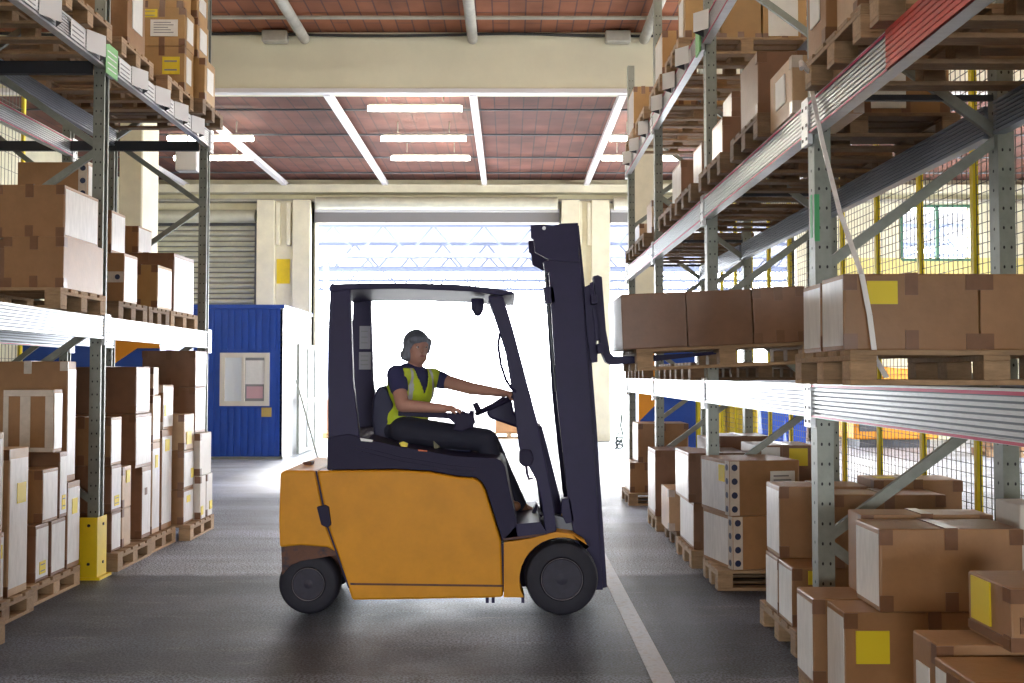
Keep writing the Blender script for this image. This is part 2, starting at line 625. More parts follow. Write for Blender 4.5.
# pillars of the front wall
for i, (a, b_) in enumerate(((-5.92, -4.66), (1.24, 2.36), (6.75, 7.4))):
    p = MB()
    p.box(a, a + 0.42, YF - 0.45, YF, 0, 5.66)
    p.box(b_ - 0.42, b_, YF - 0.45, YF, 0, 5.66)
    p.box(a, b_, YF - 0.30, YF, 0, 5.66)
    for k in (0.40, 0.60):
        xx = a + (b_ - a) * k
        p.box(xx - 0.07, xx + 0.03, YF - 0.42, YF - 0.3, 4.6, 5.6)
    struct('trim_%d' % (14 + i), p, M_CREAM, 0.01)
# free standing hall pillars
struct('trim_17', MB().box(-6.17, -5.80, 15.66, 16.4, 0, 6.1), M_CREAM, 0.02)
struct('trim_18', MB().box(1.98, 2.36, 15.72, 16.3, 0, 6.1), M_CREAM, 0.02)
# door head rails (dark lintel with light strip)
for i, (a, b_) in enumerate(((-4.62, 1.2), (2.42, 6.75))):
    struct('trim_%d' % (19 + i), MB().box(a, b_, YF - 0.12, YF - 0.002, ZD - 0.02, ZD + 0.22), mat('lintel_grey', (0.22, 0.21, 0.22), 0.6))
    struct('trim_%d' % (21 + i), MB().box(a, b_, YF - 0.14, YF - 0.002, ZD + 0.22, ZD + 0.30), M_STRIP)


def shutter(name, label, x0, x1, z0, z1, y, pitch=0.125, group=None):
    mb = MB()
    n = int((z1 - z0) / pitch)
    n_ = 6
    for k in range(n):
        za = z0 + k * pitch
        prof = []
        for q in range(n_ + 1):
            t = q / n_
            prof.append((-0.05 * math.sin(math.pi * t), za + pitch * t * 0.84))
        vs_ = []
        for yy, zz in prof:
            vs_ += [(x0, y + yy, zz), (x1, y + yy, zz)]
        fs_ = [(2 * q, 2 * q + 1, 2 * q + 3, 2 * q + 2) for q in range(n_)]
        mb.add(vs_, fs_)
    o = empty(name, ((x0 + x1) / 2, y, z0), world_parts=True)
    tag(o, label, 'roller shutter', group)
    MB().box(x0, x1, y + 0.002, y + 0.02, z0, z1).build('slat_joint', M_GALVD, o)
    mb.build('slat_curtain', M_SHUT, o)
    h = MB()
    h.tube([(x0, y - 0.10, z1 + 0.12), (x1, y - 0.10, z1 + 0.12)], 0.16, 16)
    h.build('roll_housing', M_SHUT, o, smooth=True)
    g = MB()
    g.box(x0 - 0.05, x0 + 0.03, y - 0.08, y + 0.02, z0, z1)
    g.build('guide_rail', M_GALVD, o)
    g = MB()
    g.box(x1 - 0.03, x1 + 0.05, y - 0.08, y + 0.02, z0, z1)
    g.build('guide_rail', M_GALVD, o)
    return o


shutter('roller_shutter', 'closed beige roller shutter behind the blue cabin, down to the floor', -8.6, -6.02, 0.0, 5.2, YF - 0.03)
# rolled-up shutter drums above the open doors
for (a, b_, lb) in ((-4.55, 1.15, 'rolled-up shutter above the wide open doorway behind the forklift'),
                    (2.47, 6.7, 'rolled-up shutter above the open doorway behind the right rack')):
    o = MB().tube([(a, YF - 0.32, ZD + 0.40), (b_, YF - 0.32, ZD + 0.40)], 0.15, 18).build('rolled_shutter', M_SHUT, smooth=True)
    tag(o, lb, 'roller shutter')

# ceiling tube lights
lamp_spots = []
for gx, nm in ((-6.28, 'left-hand'), (-2.36, 'middle'), (1.86, 'right-hand')):
    for k, yy in enumerate((16.15, 18.2, 19.85)):
        if gx != -2.36 and k == 0:
            continue
        lamp_spots.append((gx, yy, 5.9, k, nm))
order = ['the row nearest the cross beam', 'the second row', 'the row nearest the doorway']
for gx, yy, z, k, nm in lamp_spots:
    if k == 0:
        yy, z = 16.5, 6.0
    if k == 2 and gx < -5:
        gx -= 0.44
    o = empty('tube_light', (gx + 0.785, yy, z), world_parts=True)
    yl = o.location.y
    tag(o, 'glowing tube light in %s, %s' % (order[k], {'left-hand': 'by the left rack', 'middle': 'in the middle', 'right-hand': 'by the right rack'}[nm]), 'light', 'ceiling tube lights')
    MB().tube([(gx, yl, z), (gx + 1.57, yl, z)], 0.045, 12).build('tube', M_LAMP, o, smooth=True)
    h = MB()
    h.box(gx + 0.02, gx + 1.55, yl - 0.02, yl + 0.02, z + 0.045, z + 0.075)
    h.box(gx + 0.3, gx + 0.32, yl - 0.01, yl + 0.01, z + 0.12, ZF)
    h.box(gx + 1.25, gx + 1.27, yl - 0.01, yl + 0.01, z + 0.12, ZF)
    h.build('housing', M_PIPE, o)
# tube lights of the near bay, high above the racks (out of the frame, they light the upper shelves)
for gx, gn in ((-4.6, 'over the left rack'), (-0.8, 'over the aisle'), (2.4, 'over the right rack')):
    for yy, yn in ((2.5, 'nearest'), (6.5, 'middle'), (10.5, 'far')):
        o = empty('tube_light', (gx + 0.785, yy, 6.55), world_parts=True)
        tag(o, '%s tube light of the near ceiling, high %s' % (yn, gn), 'light', 'near bay tube lights')
        MB().tube([(gx, yy, 6.55), (gx + 1.57, yy, 6.55)], 0.05, 10).build('tube', M_LAMP, o, smooth=True)
        h = MB()
        h.box(gx - 0.03, gx + 1.6, yy - 0.06, yy + 0.06, 6.61, 6.68)
        h.box(gx + 0.3, gx + 0.32, yy - 0.01, yy + 0.01, 6.68, ZN)
        h.box(gx + 1.25, gx + 1.27, yy - 0.01, yy + 0.01, 6.68, ZN)
        h.build('housing', M_WHITE, o)
# pipes under near ceiling
for x, nm in ((-3.25, 'slanting towards the left rack'), (-0.58, 'above the middle of the aisle'), (2.15, 'above the right rack')):
    o = MB().tube([(x, 15.66, ZN - 0.13), (x, 11.0, ZN - 0.13)], 0.085, 14).build('ceiling_pipe', M_PIPE, smooth=True)
    tag(o, 'grey pipe under the near ceiling, ' + nm, 'pipe', 'pipes under the near ceiling')
o = MB().tube([(XL, 14.9, ZN - 0.06), (XR, 14.9, ZN - 0.06)], 0.03, 8).build('ceiling_conduit', M_PIPE)
tag(o, 'thin pale conduit crossing under the near ceiling before the cross beam', 'pipe')
pts = [(x, 15.62, ZN - 0.05 - 0.04 * abs(math.sin(x * 0.75))) for x in [XL + 0.3 * i for i in range(76)]]
o = MB().tube(pts, 0.022, 6).build('ceiling_cable', M_CABLE)
tag(o, 'black cable strung along the top edge of the cross beam', 'cable')
for x, nm in ((-3.7, 'left of the middle pipe'), (1.72, 'right of the middle pipe')):
    o = MB().box(x - 0.2, x + 0.2, 15.5, 15.66, ZN - 0.22, ZN - 0.03).build('junction_box', M_PIPE, bevel=0.02)
    tag(o, 'grey junction box on the top edge of the cross beam, ' + nm, 'junction box')
for k, yy in enumerate((17.2, 19.0, 21.0, 22.6)):
    o = MB().tube([(XL, yy, ZF - 0.05), (XR, yy, ZF - 0.05)], 0.018, 6).build('tie_rod', M_GALVD)
    tag(o, 'thin dark rod crossing under the far brick ceiling, %s from the cross beam' % ('first', 'second', 'third', 'fourth')[k], 'rod', 'rods under the far ceiling')

# the yard beyond the doorway: a pale canopy with trusses and posts
cn = empty('yard_canopy', (-1.5, 40, 0), world_parts=True)
tag(cn, 'pale steel canopy with lattice trusses standing in the bright yard', 'canopy')
MB().box(-16, 16, 30, 46, 6.45, 6.55).build('roof', M_CROOF, cn)
for yy in (31.5, 36, 40, 44):
    t = MB()
    t.bar((-16, yy, 6.3), (16, yy, 6.3), 0.12, 0.12)
    t.bar((-16, yy, 5.35), (16, yy, 5.35), 0.12, 0.12)
    for i in range(20):
        x = -16 + i * 1.6
        t.bar((x, yy, 5.35), (x + 0.8, yy, 6.3), 0.06, 0.06)
        t.bar((x + 0.8, yy, 6.3), (x + 1.6, yy, 5.35), 0.06, 0.06)
    t.build('truss', M_CANOPY, cn)
for x in (-15, 15):
    for yy in (31.5, 44):
        MB().box(x - 0.15, x + 0.15, yy - 0.15, yy + 0.15, 0 - 0.02, 6.3).build('post', M_CANOPY, cn)
lp = empty('yard_lamp_post', (-5.25, 28.5, -0.02), world_parts=True)
tag(lp, 'pale post with a short crosspiece standing just outside the open doorway', 'post')
MB().box(-5.32, -5.18, 28.43, 28.57, -0.02, 4.9).build('pole', M_CANOPY, lp)
MB().box(-5.6, -4.75, 28.4, 28.6, 4.75, 5.0).build('crosspiece', M_CANOPY, lp)

# ------------------------------------------------------------------ pallets
_pal = {}


def pallet_meshes(w, dark):
    key = (round(w, 2), dark)
    if key in _pal:
        return _pal[key]
    m = M_WOODD if dark else M_WOOD
    lx = 1.2
    top = MB()
    nb = 5
    bwid = w / nb * 0.80
    for i in range(nb):
        y = -w / 2 + bwid / 2 + i * (w - bwid) / (nb - 1)
        top.box(-lx / 2, lx / 2, y - bwid / 2, y + bwid / 2, 0.122, 0.144)
    for x in (-0.545, 0, 0.545):
        top.box(x - 0.055, x + 0.055, -w / 2, w / 2, 0.100, 0.1219)
    tm = top.mesh('deck', m, 0.002)
    blk = MB().box(-0.055, 0.055, -0.05, 0.05, 0.022, 0.0999).mesh('block', m, 0.003)
    sk = MB().box(-lx / 2, lx / 2, -0.05, 0.05, 0, 0.0219).mesh('skid', m, 0.002)
    sky = MB().box(-0.055, 0.055, -w / 2, w / 2, 0, 0.0219).mesh('skid', m, 0.002)
    _pal[key] = (tm, blk, sk, sky)
    return _pal[key]


def pallet(label, xc, y0, y1, z=0.0, dark=False, group='wooden pallets', rz=0.0, tilt=0.0, along=False):
    w = y1 - y0
    tm, bk, sk, sky = pallet_meshes(w, dark)
    o = empty('wooden_pallet', (xc, (y0 + y1) / 2, z))
    o.rotation_euler = (0, -tilt, rz)
    tag(o, label, 'pallet', group)
    link('deck', tm, o)
    for yy in (-w / 2 + 0.05, 0, w / 2 - 0.05):
        if not along:
            link('skid', sk, o, (0, yy, 0))
        for xx in (-0.545, 0, 0.545):
            link('block', bk, o, (xx, yy, 0))
    if along:
        for xx in (-0.545, 0, 0.545):
            link('skid', sky, o, (xx, 0, 0))
    return o


# ------------------------------------------------------------------ cartons
def carton(label, x0, x1, y0, y1, z0, z1, tone='mid', tape='h', stick=(), rz=0.0, tilt=0.0, group=None, film=None, name='carton'):
    w, d, h = x1 - x0, y1 - y0, z1 - z0
    o = empty(name, ((x0 + x1) / 2, (y0 + y1) / 2, z0))
    o.rotation_euler = (0, -tilt, rz)
    tag(o, label, 'box', group)
    # body with softly crushed edges
    me = MB().box(-w / 2, w / 2, -d / 2, d / 2, 0, h).mesh('body', CARD[tone])
    bm = bmesh.new()
    bm.from_mesh(me)
    bmesh.ops.bevel(bm, geom=list(bm.edges), offset=min(0.007, d * 0.06), segments=2, affect='EDGES', profile=0.6)
    rs = random.Random(sum(ord(ch) * (i + 1) for i, ch in enumerate(label)))
    for v in bm.verts:
        v.co.x += rs.uniform(-1, 1) * 0.0016
        v.co.y += rs.uniform(-1, 1) * 0.0016
        if v.co.z > h * 0.5:
            v.co.z += rs.uniform(-1.5, 0) * 0.0016
    bm.to_mesh(me)
    bm.free()
    for p in me.polygons:
        p.use_smooth = False
    link('body', me, o)
    e = 0.0035

    def face(f, u0, u1, v0, v1, mb, ee=e):
        if f == 'F':
            mb.box(-w / 2 + u0, -w / 2 + u1, -d / 2 - ee, -d / 2 + 0.001, v0, v1)
        elif f == 'B':
            mb.box(-w / 2 + u0, -w / 2 + u1, d / 2 - 0.001, d / 2 + ee, v0, v1)
        elif f == 'L':
            mb.box(-w / 2 - ee, -w / 2 + 0.001, -d / 2 + u0, -d / 2 + u1, v0, v1)
        elif f == 'R':
            mb.box(w / 2 - 0.001, w / 2 + ee, -d / 2 + u0, -d / 2 + u1, v0, v1)
        elif f == 'T':
            mb.box(-w / 2 + u0, -w / 2 + u1, -d / 2 + v0, -d / 2 + v1, h - 0.001, h + min(ee, 0.003))
    if tape in ('h', 'c'):
        tw = min(0.055, w * 0.2)
        dr = min(0.07, h * 0.24)
        dv = min(0.05, d * 0.2)
        tm = M_TAPE if tape == 'h' else M_TAPEC
        film = film or ''
        hw_, hd_ = w / 2 + e, d / 2 + e
        # corner patches folded over the vertical edges, one connected piece each
        corners = []
        if 'F' not in film:
            corners = [(-1, 'L'), (1, 'R')]
        for sx, sf in corners:
            for za, zb_ in ((h - dr, h - 0.004), (0.004, dr)):
                mb = MB()
                side_len = 0.006 if sf in film else dv
                x_in = sx * (hw_ - e - tw)
                poly = [(x_in, -hd_), (sx * hw_, -hd_), (sx * hw_, -hd_ + side_len + e), (sx * (hw_ - e - 0.001), -hd_ + side_len + e), (sx * (hw_ - e - 0.001), -hd_ + e + 0.001), (x_in, -hd_ + e + 0.001)]
                mb.prism_z(poly, za, zb_)
                mb.build('tape_patch', tm, o)
        # centre seam strip: runs down the front, over the top and down the back
        zt_ = h + 0.003
        yz = [(-hd_, h - dr * 1.3), (-hd_, zt_), (hd_, zt_), (hd_, h - dr * 1.3), (hd_ - e - 0.001, h - dr * 1.3), (hd_ - e - 0.001, h - 0.001), (-hd_ + e + 0.001, h - 0.001), (-hd_ + e + 0.001, h - dr * 1.3)]
        mb = MB()
        n_ = len(yz)
        vs2 = [(-tw / 2, y_, z_) for y_, z_ in yz] + [(tw / 2, y_, z_) for y_, z_ in yz]
        mb.add(vs2, [tuple(range(n_)), tuple(range(2 * n_ - 1, n_ - 1, -1))] + [(i, i + n_, (i + 1) % n_ + n_, (i + 1) % n_) for i in range(n_)])
        mb.build('tape_strip', tm, o)
        mb = MB()
        face('F', w / 2 - tw / 2, w / 2 + tw / 2, 0.004, dr * 1.2, mb)
        mb.build('tape_patch', tm, o)
    elif tape == 'eye':
        # clear tape printed with a row of dark round dots, along the near vertical edges
        mb = MB()
        tw = 0.075
        ed = [('F', 0.0, tw, 0, h, True), ('L', 0.0, tw, 0, h, True)] if o.location.x > 0 else [('F', w - tw, w, 0, h, True)]
        for f, a, b_, c, dd, vert in ed:
            face(f, max(a, 0.004), min(b_, (w if f == 'F' else d) - 0.004), c + 0.004, dd - 0.004, mb)
        mb.mi = 1
        for f, a, b_, c, dd, vert in ed:
            nn = max(2, int(h / 0.085))
            for i in range(nn):
                vv = h * (i + 0.5) / nn
                cu = (a + b_) / 2
                pts_ = []
                for k in range(12):
                    t = 2 * math.pi * k / 12
                    uu, v2 = cu + 0.024 * math.cos(t), vv + 0.024 * math.sin(t)
                    pts_.append((-w / 2 + uu, -d / 2 - 0.0045, v2) if f == 'F' else (-w / 2 - 0.0045, -d / 2 + uu, v2))
                mb.add(pts_, [tuple(range(12))])
        mb.build('dotted_tape', [M_TAPEC, M_DOT], o)
    elif tape == 'eyeband':
        mb = MB()
        face('F', 0.004, w - 0.004, h * 0.40, h * 0.62, mb)
        mb.mi = 1
        nn = max(2, int(w / 0.085))
        for i in range(nn):
            cu = w * (i + 0.5) / nn
            pts_ = [(-w / 2 + cu + 0.022 * math.cos(2 * math.pi * k / 12), -d / 2 - 0.0045, h * 0.51 + 0.022 * math.sin(2 * math.pi * k / 12)) for k in range(12)]
            mb.add(pts_, [tuple(range(12))])
        mb.build('dotted_tape', [M_TAPEC, M_DOT], o)
    elif tape == 'cross':
        mb = MB()
        face('F', 0.004, w - 0.004, h - 0.05, h - 0.006, mb)
        face('F', 0.004, w - 0.004, 0.006, 0.035, mb)
        face('F', w * 0.34, w * 0.54, 0.036, h - 0.051, mb)
        face('F', 0.004, 0.04, 0.036, h - 0.051, mb)
        face('F', w - 0.06, w - 0.004, 0.036, h - 0.051, mb)
        mb.build('tape', M_TAPEC, o)
    if film:  # pale sheet: wrap plus doorway sheen painted on the aisle face
        for f in film:
            mb = MB()
            sp = w if f in 'FB' else d
            mg = 0.0045
            face(f, mg + sp * 0.03, sp * 0.97 - mg, mg + h * 0.05, h * 0.93, mb, 0.0028)
            mb.build('film_sheen', M_FILM, o)
    for (f, u0, u1, v0, v1, kind) in stick:
        sp = w if f in 'FBT' else d
        vh = d if f == 'T' else h
        mb = MB()
        face(f, u0 * sp, u1 * sp, v0 * vh, v1 * vh, mb, 0.006)
        if kind == 'p':      # white sheet with lines of print
            mb.mi = 1
            nl = 5
            for i in range(nl):
                vv = v0 + (v1 - v0) * (0.2 + 0.6 * i / (nl - 1))
                face(f, (u0 + (u1 - u0) * 0.12) * sp, (u0 + (u1 - u0) * (0.85 - 0.1 * (i % 3))) * sp, vv * vh, vv * vh + (v1 - v0) * vh * 0.05, mb, 0.0066)
            mb.build('printed_label', [M_LABW, M_PRINT], o)
        elif kind == 'yp':
            mb.mi = 1
            for i in range(2):
                vv = v0 + (v1 - v0) * (0.2 + 0.5 * i)
                face(f, (u0 + (u1 - u0) * 0.12) * sp, (u0 + (u1 - u0) * 0.85) * sp, vv * vh, vv * vh + (v1 - v0) * vh * 0.09, mb, 0.0066)
            mb.build('yellow_label', [M_LABY, M_PRINT], o)
        else:
            mb.build({'w': 'white_label', 'y': 'yellow_label', 't': 'tape_patch'}[kind], {'w': M_LABW, 'y': M_LABY, 't': M_TAPE}[kind], o)
    return o


# ------------------------------------------------------------------ racks
def upright_mesh(H, depth_dir):
    """open channel post, 0.10 x 0.09, with rows of punched holes"""
    mb = MB()
    a, t = 0.042, 0.008
    mb.box(-a, -a + t, -0.05, 0.05, 0, H)
    mb.box(-a, a, -0.05, -0.05 + t, 0, H)
    mb.box(-a, a, 0.05 - t, 0.05, 0, H)
    mb.box(a - t, a, -0.05, -0.028, 0, H)
    mb.box(a - t, a, 0.028, 0.05, 0, H)
    mb.box(-0.07, 0.07, -0.07, 0.07, 0, 0.008)
    mb.mi = 1
    n = int(H / 0.1)
    for i in range(1, n):
        z = i * 0.1
        for xx in (-0.019, 0.019):
            pts_ = [(xx + 0.0055 * math.cos(2 * math.pi * k / 8), -0.0508, z + 0.009 * math.sin(2 * math.pi * k / 8)) for k in range(8)]
            mb.add(pts_, [tuple(range(8))])
        for sx in (-1, 1):
            pts_ = [(sx * 0.0428, 0.0 + 0.007 * math.cos(2 * math.pi * k / 8), z + 0.009 * math.sin(2 * math.pi * k / 8)) for k in range(8)]
            mb.add(pts_, [tuple(range(8))])
    return mb.mesh('upright', [M_GALV, M_BLACKHOLE])


def beam_mesh(y0, y1, zb, zt, side, front=True):
    """ribbed box beam along y; ribs on the aisle side (side=-1 faces -x)"""
    mb = MB()
    hw = 0.025
    mb.box(-hw, hw, y0, y1, zb, zt)
    mb.mi = 1
    s = side
    n = 6
    H = zt - zb
    mb.box(min(s * hw, s * (hw + 0.0015)), max(s * hw, s * (hw + 0.0015)), y0 + 0.01, y1 - 0.01, zb + H * 0.12, zb + H * 0.9)
    mb.mi = 0
    for i in range(n):
        z = zb + H * (0.14 + 0.74 * (i + 0.2) / n)
        mb.box(min(s * hw, s * (hw + 0.010)), max(s * hw, s * (hw + 0.010)), y0, y1, z, z + H * 0.74 / n * 0.62)
    mb.box(min(s * hw, s * (hw + 0.012)), max(s * hw, s * (hw + 0.012)), y0, y1, zb, zb + H * 0.10)
    mb.box(min(s * hw, s * (hw + 0.012)), max(s * hw, s * (hw + 0.012)), y0, y1, zt - H * 0.09, zt)
    return mb


def rack(label, xf, xr, ys, levels, H, side, stripes=False, rear_ribs=True, bracing=(0.02, 1)):
    """xf: front post centre x; side=-1 when the aisle lies towards -x"""
    root = empty('pallet_rack', (xf, ys[0], 0), world_parts=True)
    tag(root, label, 'rack')
    um = upright_mesh(H, side)
    for y in ys:
        for x in (xf, xr):
            o = link('upright', um, root)
            o.location = Vector((x, y, 0)) - Vector(root.location)
        if bracing:
            z_, k_ = bracing
            while z_ + 0.69 < H:
                a, b_ = (xf, xr) if k_ == 0 else (xr, xf)
                if z_ > 0:
                    mb = MB()
                    mb.bar((a, y, z_), (b_, y, z_ + 0.69), 0.03, 0.052)
                    mb.build('diagonal_brace', M_GALV, root)
                z_ += 0.69
                k_ = 1 - k_
            MB().box(min(xf, xr) + 0.04, max(xf, xr) - 0.04, y - 0.015, y + 0.015, 0.2, 0.235).build('cross_brace', M_GALVD, root)
    for (zb, zt) in levels:
        for i in range(len(ys) - 1):
            y0, y1 = ys[i] + 0.052, ys[i + 1] - 0.052
            for j, x in enumerate((xf, xr)):
                cx = x
                mb = beam_mesh(y0, y1, zb, zt, side if j == 0 else side)
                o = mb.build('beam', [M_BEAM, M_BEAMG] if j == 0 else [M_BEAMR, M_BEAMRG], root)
                o.location = Vector((cx + side * 0.03, 0, 0)) - Vector(root.location)
                if j == 0:
                    xx = cx + side * (0.03 + 0.025 + 0.013)
                    xa, xb = min(xx, xx + side * 0.003), max(xx, xx + side * 0.003)
                    if stripes:
                        s = MB()
                        s.box(xa, xb, y0, y1, zt - 0.020, zt - 0.008)
                        s.box(xa, xb, y0, y1, zb + 0.002, zb + 0.012)
                        s.build('edge_stripe', M_PINK, o, loc=None).location = -o.location - Vector(root.location)
            # end connectors on the aisle side
        for y in ys:
            c = MB()
            c.box(min(xf + side * 0.051, xf + side * 0.075), max(xf + side * 0.051, xf + side * 0.075), y - 0.055, y + 0.055, zb - 0.05, zt + 0.02)
            c.mi = 1
            for zq in (zb - 0.02, zb + 0.05, zt - 0.03):
                for yq in (-0.03, 0.03):
                    c.box(min(xf + side * 0.075, xf + side * 0.077), max(xf + side * 0.075, xf + side * 0.077), y + yq - 0.008, y + yq + 0.008, zq - 0.008, zq + 0.008)
            c.build('beam_connector', [M_BEAM, M_BLACKHOLE], root)
    return root


XRF, XRR = 1.60, 2.54
RY = [2.34, 5.09, 7.84, 10.6, 13.35]
RLEV = [(1.335, 1.508), (2.78, 2.95), (4.17, 4.34)]
# the row ends just past the fourth bay post seen in the photograph
RY = [2.34, 5.09, 7.84, 10.6, 12.95]
rr = rack('grey steel pallet rack along the right side of the aisle with ribbed white beams', XRF, XRR, RY, RLEV, 5.6, -1, stripes=True)
XLF, XLR = -3.19, -4.16
LY = [5.05, 7.73, 10.37]
LLEV = [(1.83, 2.0), (3.93, 4.10)]
lr = rack('grey steel pallet rack along the left side of the aisle with white beams', XLF, XLR, LY, LLEV, 5.6, 1, stripes=False, bracing=(0.56, 0))
lr2 = rack('grey pallet rack standing back to back behind the left rack', -4.62, -5.5, LY, [(1.83, 2.0), (3.83, 4.0)], 4.6, 1, stripes=True)
# long dark cross beams tying the left racks together, and a thin one in the right rack
for y in LY:
    MB().box(-5.55, XLF - 0.045, y - 0.10, y - 0.052, 3.88, 3.98).build('dark_cross_beam', M_BLACKBEAM, lr)
for y in RY[1:]:
    MB().box(XRF + 0.045, XRR + 0.3, y - 0.012, y + 0.012, 2.965, 2.995).build('dark_cross_bar', M_BLACKBEAM, rr)
# red wrapped stretch of the second beam
xx = XRF - 0.03 - 0.025 - 0.016
rm = MB()
for i in range(7):
    z = 2.785 + i * 0.0235
    rm.box(xx - 0.006, xx, 2.45, 3.98, z, z + 0.019)
rm.box(xx, xx + 0.004, 2.45, 3.98, 2.782, 2.948)
rm.build('red_sleeve', M_RED, rr)['label'] = 'red film sleeve on the near end of the middle beam'
# label cards bent out from the top beams
for y in (7.6, 8.45, 9.15, 9.9, 10.9, 11.7, 12.4):
    b_ = XRF - 0.075
    c = MB()
    c.bar((b_ - 0.002, y - 0.10, 4.27), (b_ - 0.10, y, 4.27), 0.004, 0.15)
    c.mi = 1
    c.bar((b_ - 0.10, y, 4.27), (b_ - 0.002, y + 0.10, 4.27), 0.004, 0.15)  # dark far wing puts the card's shaded side in as colour
    c.build('label_holder', [M_WHITE, M_GALVD], rr)
for y in (6.68, 7.42, 8.30, 8.85, 9.35, 9.85):
    b_ = XLF + 0.075
    c = MB()
    c.bar((b_ + 0.002, y - 0.16, 4.02), (b_ + 0.08, y, 4.02), 0.004, 0.16)
    c.mi = 1
    c.bar((b_ + 0.08, y, 4.02), (b_ + 0.002, y + 0.09, 4.02), 0.004, 0.16)  # far wing coloured dark for the shade behind the card
    c.build('label_holder', [M_WHITE, M_GALVD], lr)
    c = MB()
    c.box(b_ + 0.001, b_ + 0.004, y - 0.42, y - 0.18, 3.95, 4.08)
    c.mi = 1
    for q in range(3):
        c.box(b_ + 0.004, b_ + 0.0045, y - 0.40, y - 0.21, 3.97 + q * 0.035, 3.98 + q * 0.035)
    c.build('beam_card', [M_WHITE, M_PRINT], lr)
for y in (8.4, 9.2, 10.0, 11.2, 12.0):
    b_ = XRF - 0.069
    c = MB()
    c.box(b_ - 0.004, b_, y - 0.12, y + 0.12, 4.19, 4.30)
    c.build('beam_card', M_WHITE, rr)
# plates on the posts
g = MB().box(XLF + 0.08, XLF + 0.085, 7.60, 7.83, 3.88, 4.12)
g.mi = 1
for q in range(4):
    g.box(XLF + 0.085, XLF + 0.086, 7.63, 7.80, 3.92 + q * 0.045, 3.93 + q * 0.045)
g.build('bay_sign', [M_GREENL, M_WHITE], lr)['label'] = 'green bay sign with pale print'
MB().box(XRF - 0.10, XRF - 0.086, 7.76, 7.92, 4.10, 4.34).build('bay_sign', M_GREENL, rr)['label'] = 'pale green bay sign'
MB().box(XRF - 0.056, XRF - 0.052, 5.045, 5.075, 2.25, 2.47).build('bay_sign', M_GREEN, rr)['label'] = 'dark green strip sign'
MB().box(XRF - 0.045, XRF - 0.02, 5.034, 5.0385, 2.23, 2.47).build('bay_sign', M_GREEN, rr)['label'] = 'dark green strip sign'
# yellow post protector at the left rack
pg = empty('post_protector', (-3.13, 7.66, 0), world_parts=True)
tag(pg, 'yellow steel post protector bolted to the floor at the foot of the left rack post', 'post protector')
mb = MB()
mb.prism_z([(-3.27, 7.585), (-3.115, 7.585), (-3.115, 7.76), (-3.122, 7.76), (-3.122, 7.592), (-3.27, 7.592)], 0.02, 0.47)
mb.mi = 0
mb.build('guard_plate', M_YEL, pg)
b2 = MB()
for (x, z) in ((-3.18, 0.41), (-3.18, 0.12)):
    b2.lathe_y((x, 7.584, z), [(0.012, -0.006), (0.012, 0.0)], 8)
for (y, z) in ((7.69, 0.41), (7.69, 0.12)):
    b2.box(-3.115, -3.110, y - 0.01, y + 0.01, z - 0.01, z + 0.01)
b2.build('bolt', M_BLACKHOLE, pg)
MB().box(-3.29, -3.09, 7.575, 7.80, 0.0, 0.02).build('foot_plate', M_YEL, pg)

# ------------------------------------------------------------------ fences
def fence(label, X, ys, H, group=None, cell=0.07, cellz=0.065, z0=0.12):
    root = empty('mesh_fence', (X, ys[0], 0), world_parts=True)
    tag(root, label, 'fence', group)
    for y in ys:
        MB().box(X - 0.018, X + 0.018, y - 0.022, y + 0.022, 0, H).build('post', M_YELD, root)
    r = 0.0022
    for i in range(len(ys) - 1):
        a, b_ = ys[i] + 0.03, ys[i + 1] - 0.03
        mb = MB()
        n = max(1, int((b_ - a) / cell))
        for k in range(n + 1):
            y = a + (b_ - a) * k / n
            mb.box(X - r, X + r, y - r, y + r, z0, H)
        nz = int((H - z0) / cellz)
        for k in range(nz + 1):
            z = z0 + (H - z0) * k / nz
            mb.box(X - r, X + r, a, b_, z - r, z + r)
        mb.build('mesh_panel', M_WIRE, root)
    return root


fence('yellow posted wire mesh fence standing behind the right rack', 3.05, [3.8 + 0.86 * k + 0.1 for k in range(0, 13)], 5.0)
fence('yellow posted wire mesh fence standing behind the left racks', -5.95, [7.0 + 1.28 * k for k in range(0, 5)], 5.0, cell=0.08, cellz=0.2)

# ------------------------------------------------------------------ blue cabin (left) and blue orange cabin (right)
cb = empty('office_cabin', (-5.6, 19.7, 0), world_parts=True)
tag(cb, 'blue ribbed office cabin with white framed window standing beside the open doorway', 'cabin')
cx0, cx1, cy0, cy1, cz = -7.3, -4.18, 18.4, 21.0, 2.83
mb = MB()
mb.box(cx0, cx1 - 0.05, cy0 + 0.02, cy1, 0.0, cz - 0.05)
nrib = int((cx1 - cx0) / 0.13)
for i in range(nrib + 1):
    x = cx0 + i * (cx1 - cx0 - 0.08) / nrib
    if -5.42 < x < -4.35:
        mb.box(x, x + 0.07, cy0, cy0 + 0.02, 0.0, 0.92)
        mb.box(x, x + 0.07, cy0, cy0 + 0.02, 2.02, cz - 0.06)
    else:
        mb.box(x, x + 0.07, cy0, cy0 + 0.02, 0.0, cz - 0.06)
mb.build('ribbed_wall', M_BLUE, cb)
MB().box(cx1 - 0.05, cx1, cy0, cy1, 0, cz - 0.05).build('white_end_wall', M_WHITE, cb)
MB().box(cx0 - 0.03, cx1 + 0.03, cy0 - 0.03, cy1 + 0.03, cz - 0.05, cz + 0.02).build('roof', M_BLUE, cb)
fr = MB()
a, b_, c, d = -5.33, -4.42, 0.98, 1.96
fr.box(a, b_, cy0 - 0.04, cy0 - 0.001, c, c + 0.09)
fr.box(a, b_, cy0 - 0.04, cy0 - 0.001, d - 0.09, d)
fr.box(a, a + 0.09, cy0 - 0.04, cy0 - 0.001, c + 0.09, d - 0.09)
fr.box(b_ - 0.09, b_, cy0 - 0.04, cy0 - 0.001, c + 0.09, d - 0.09)
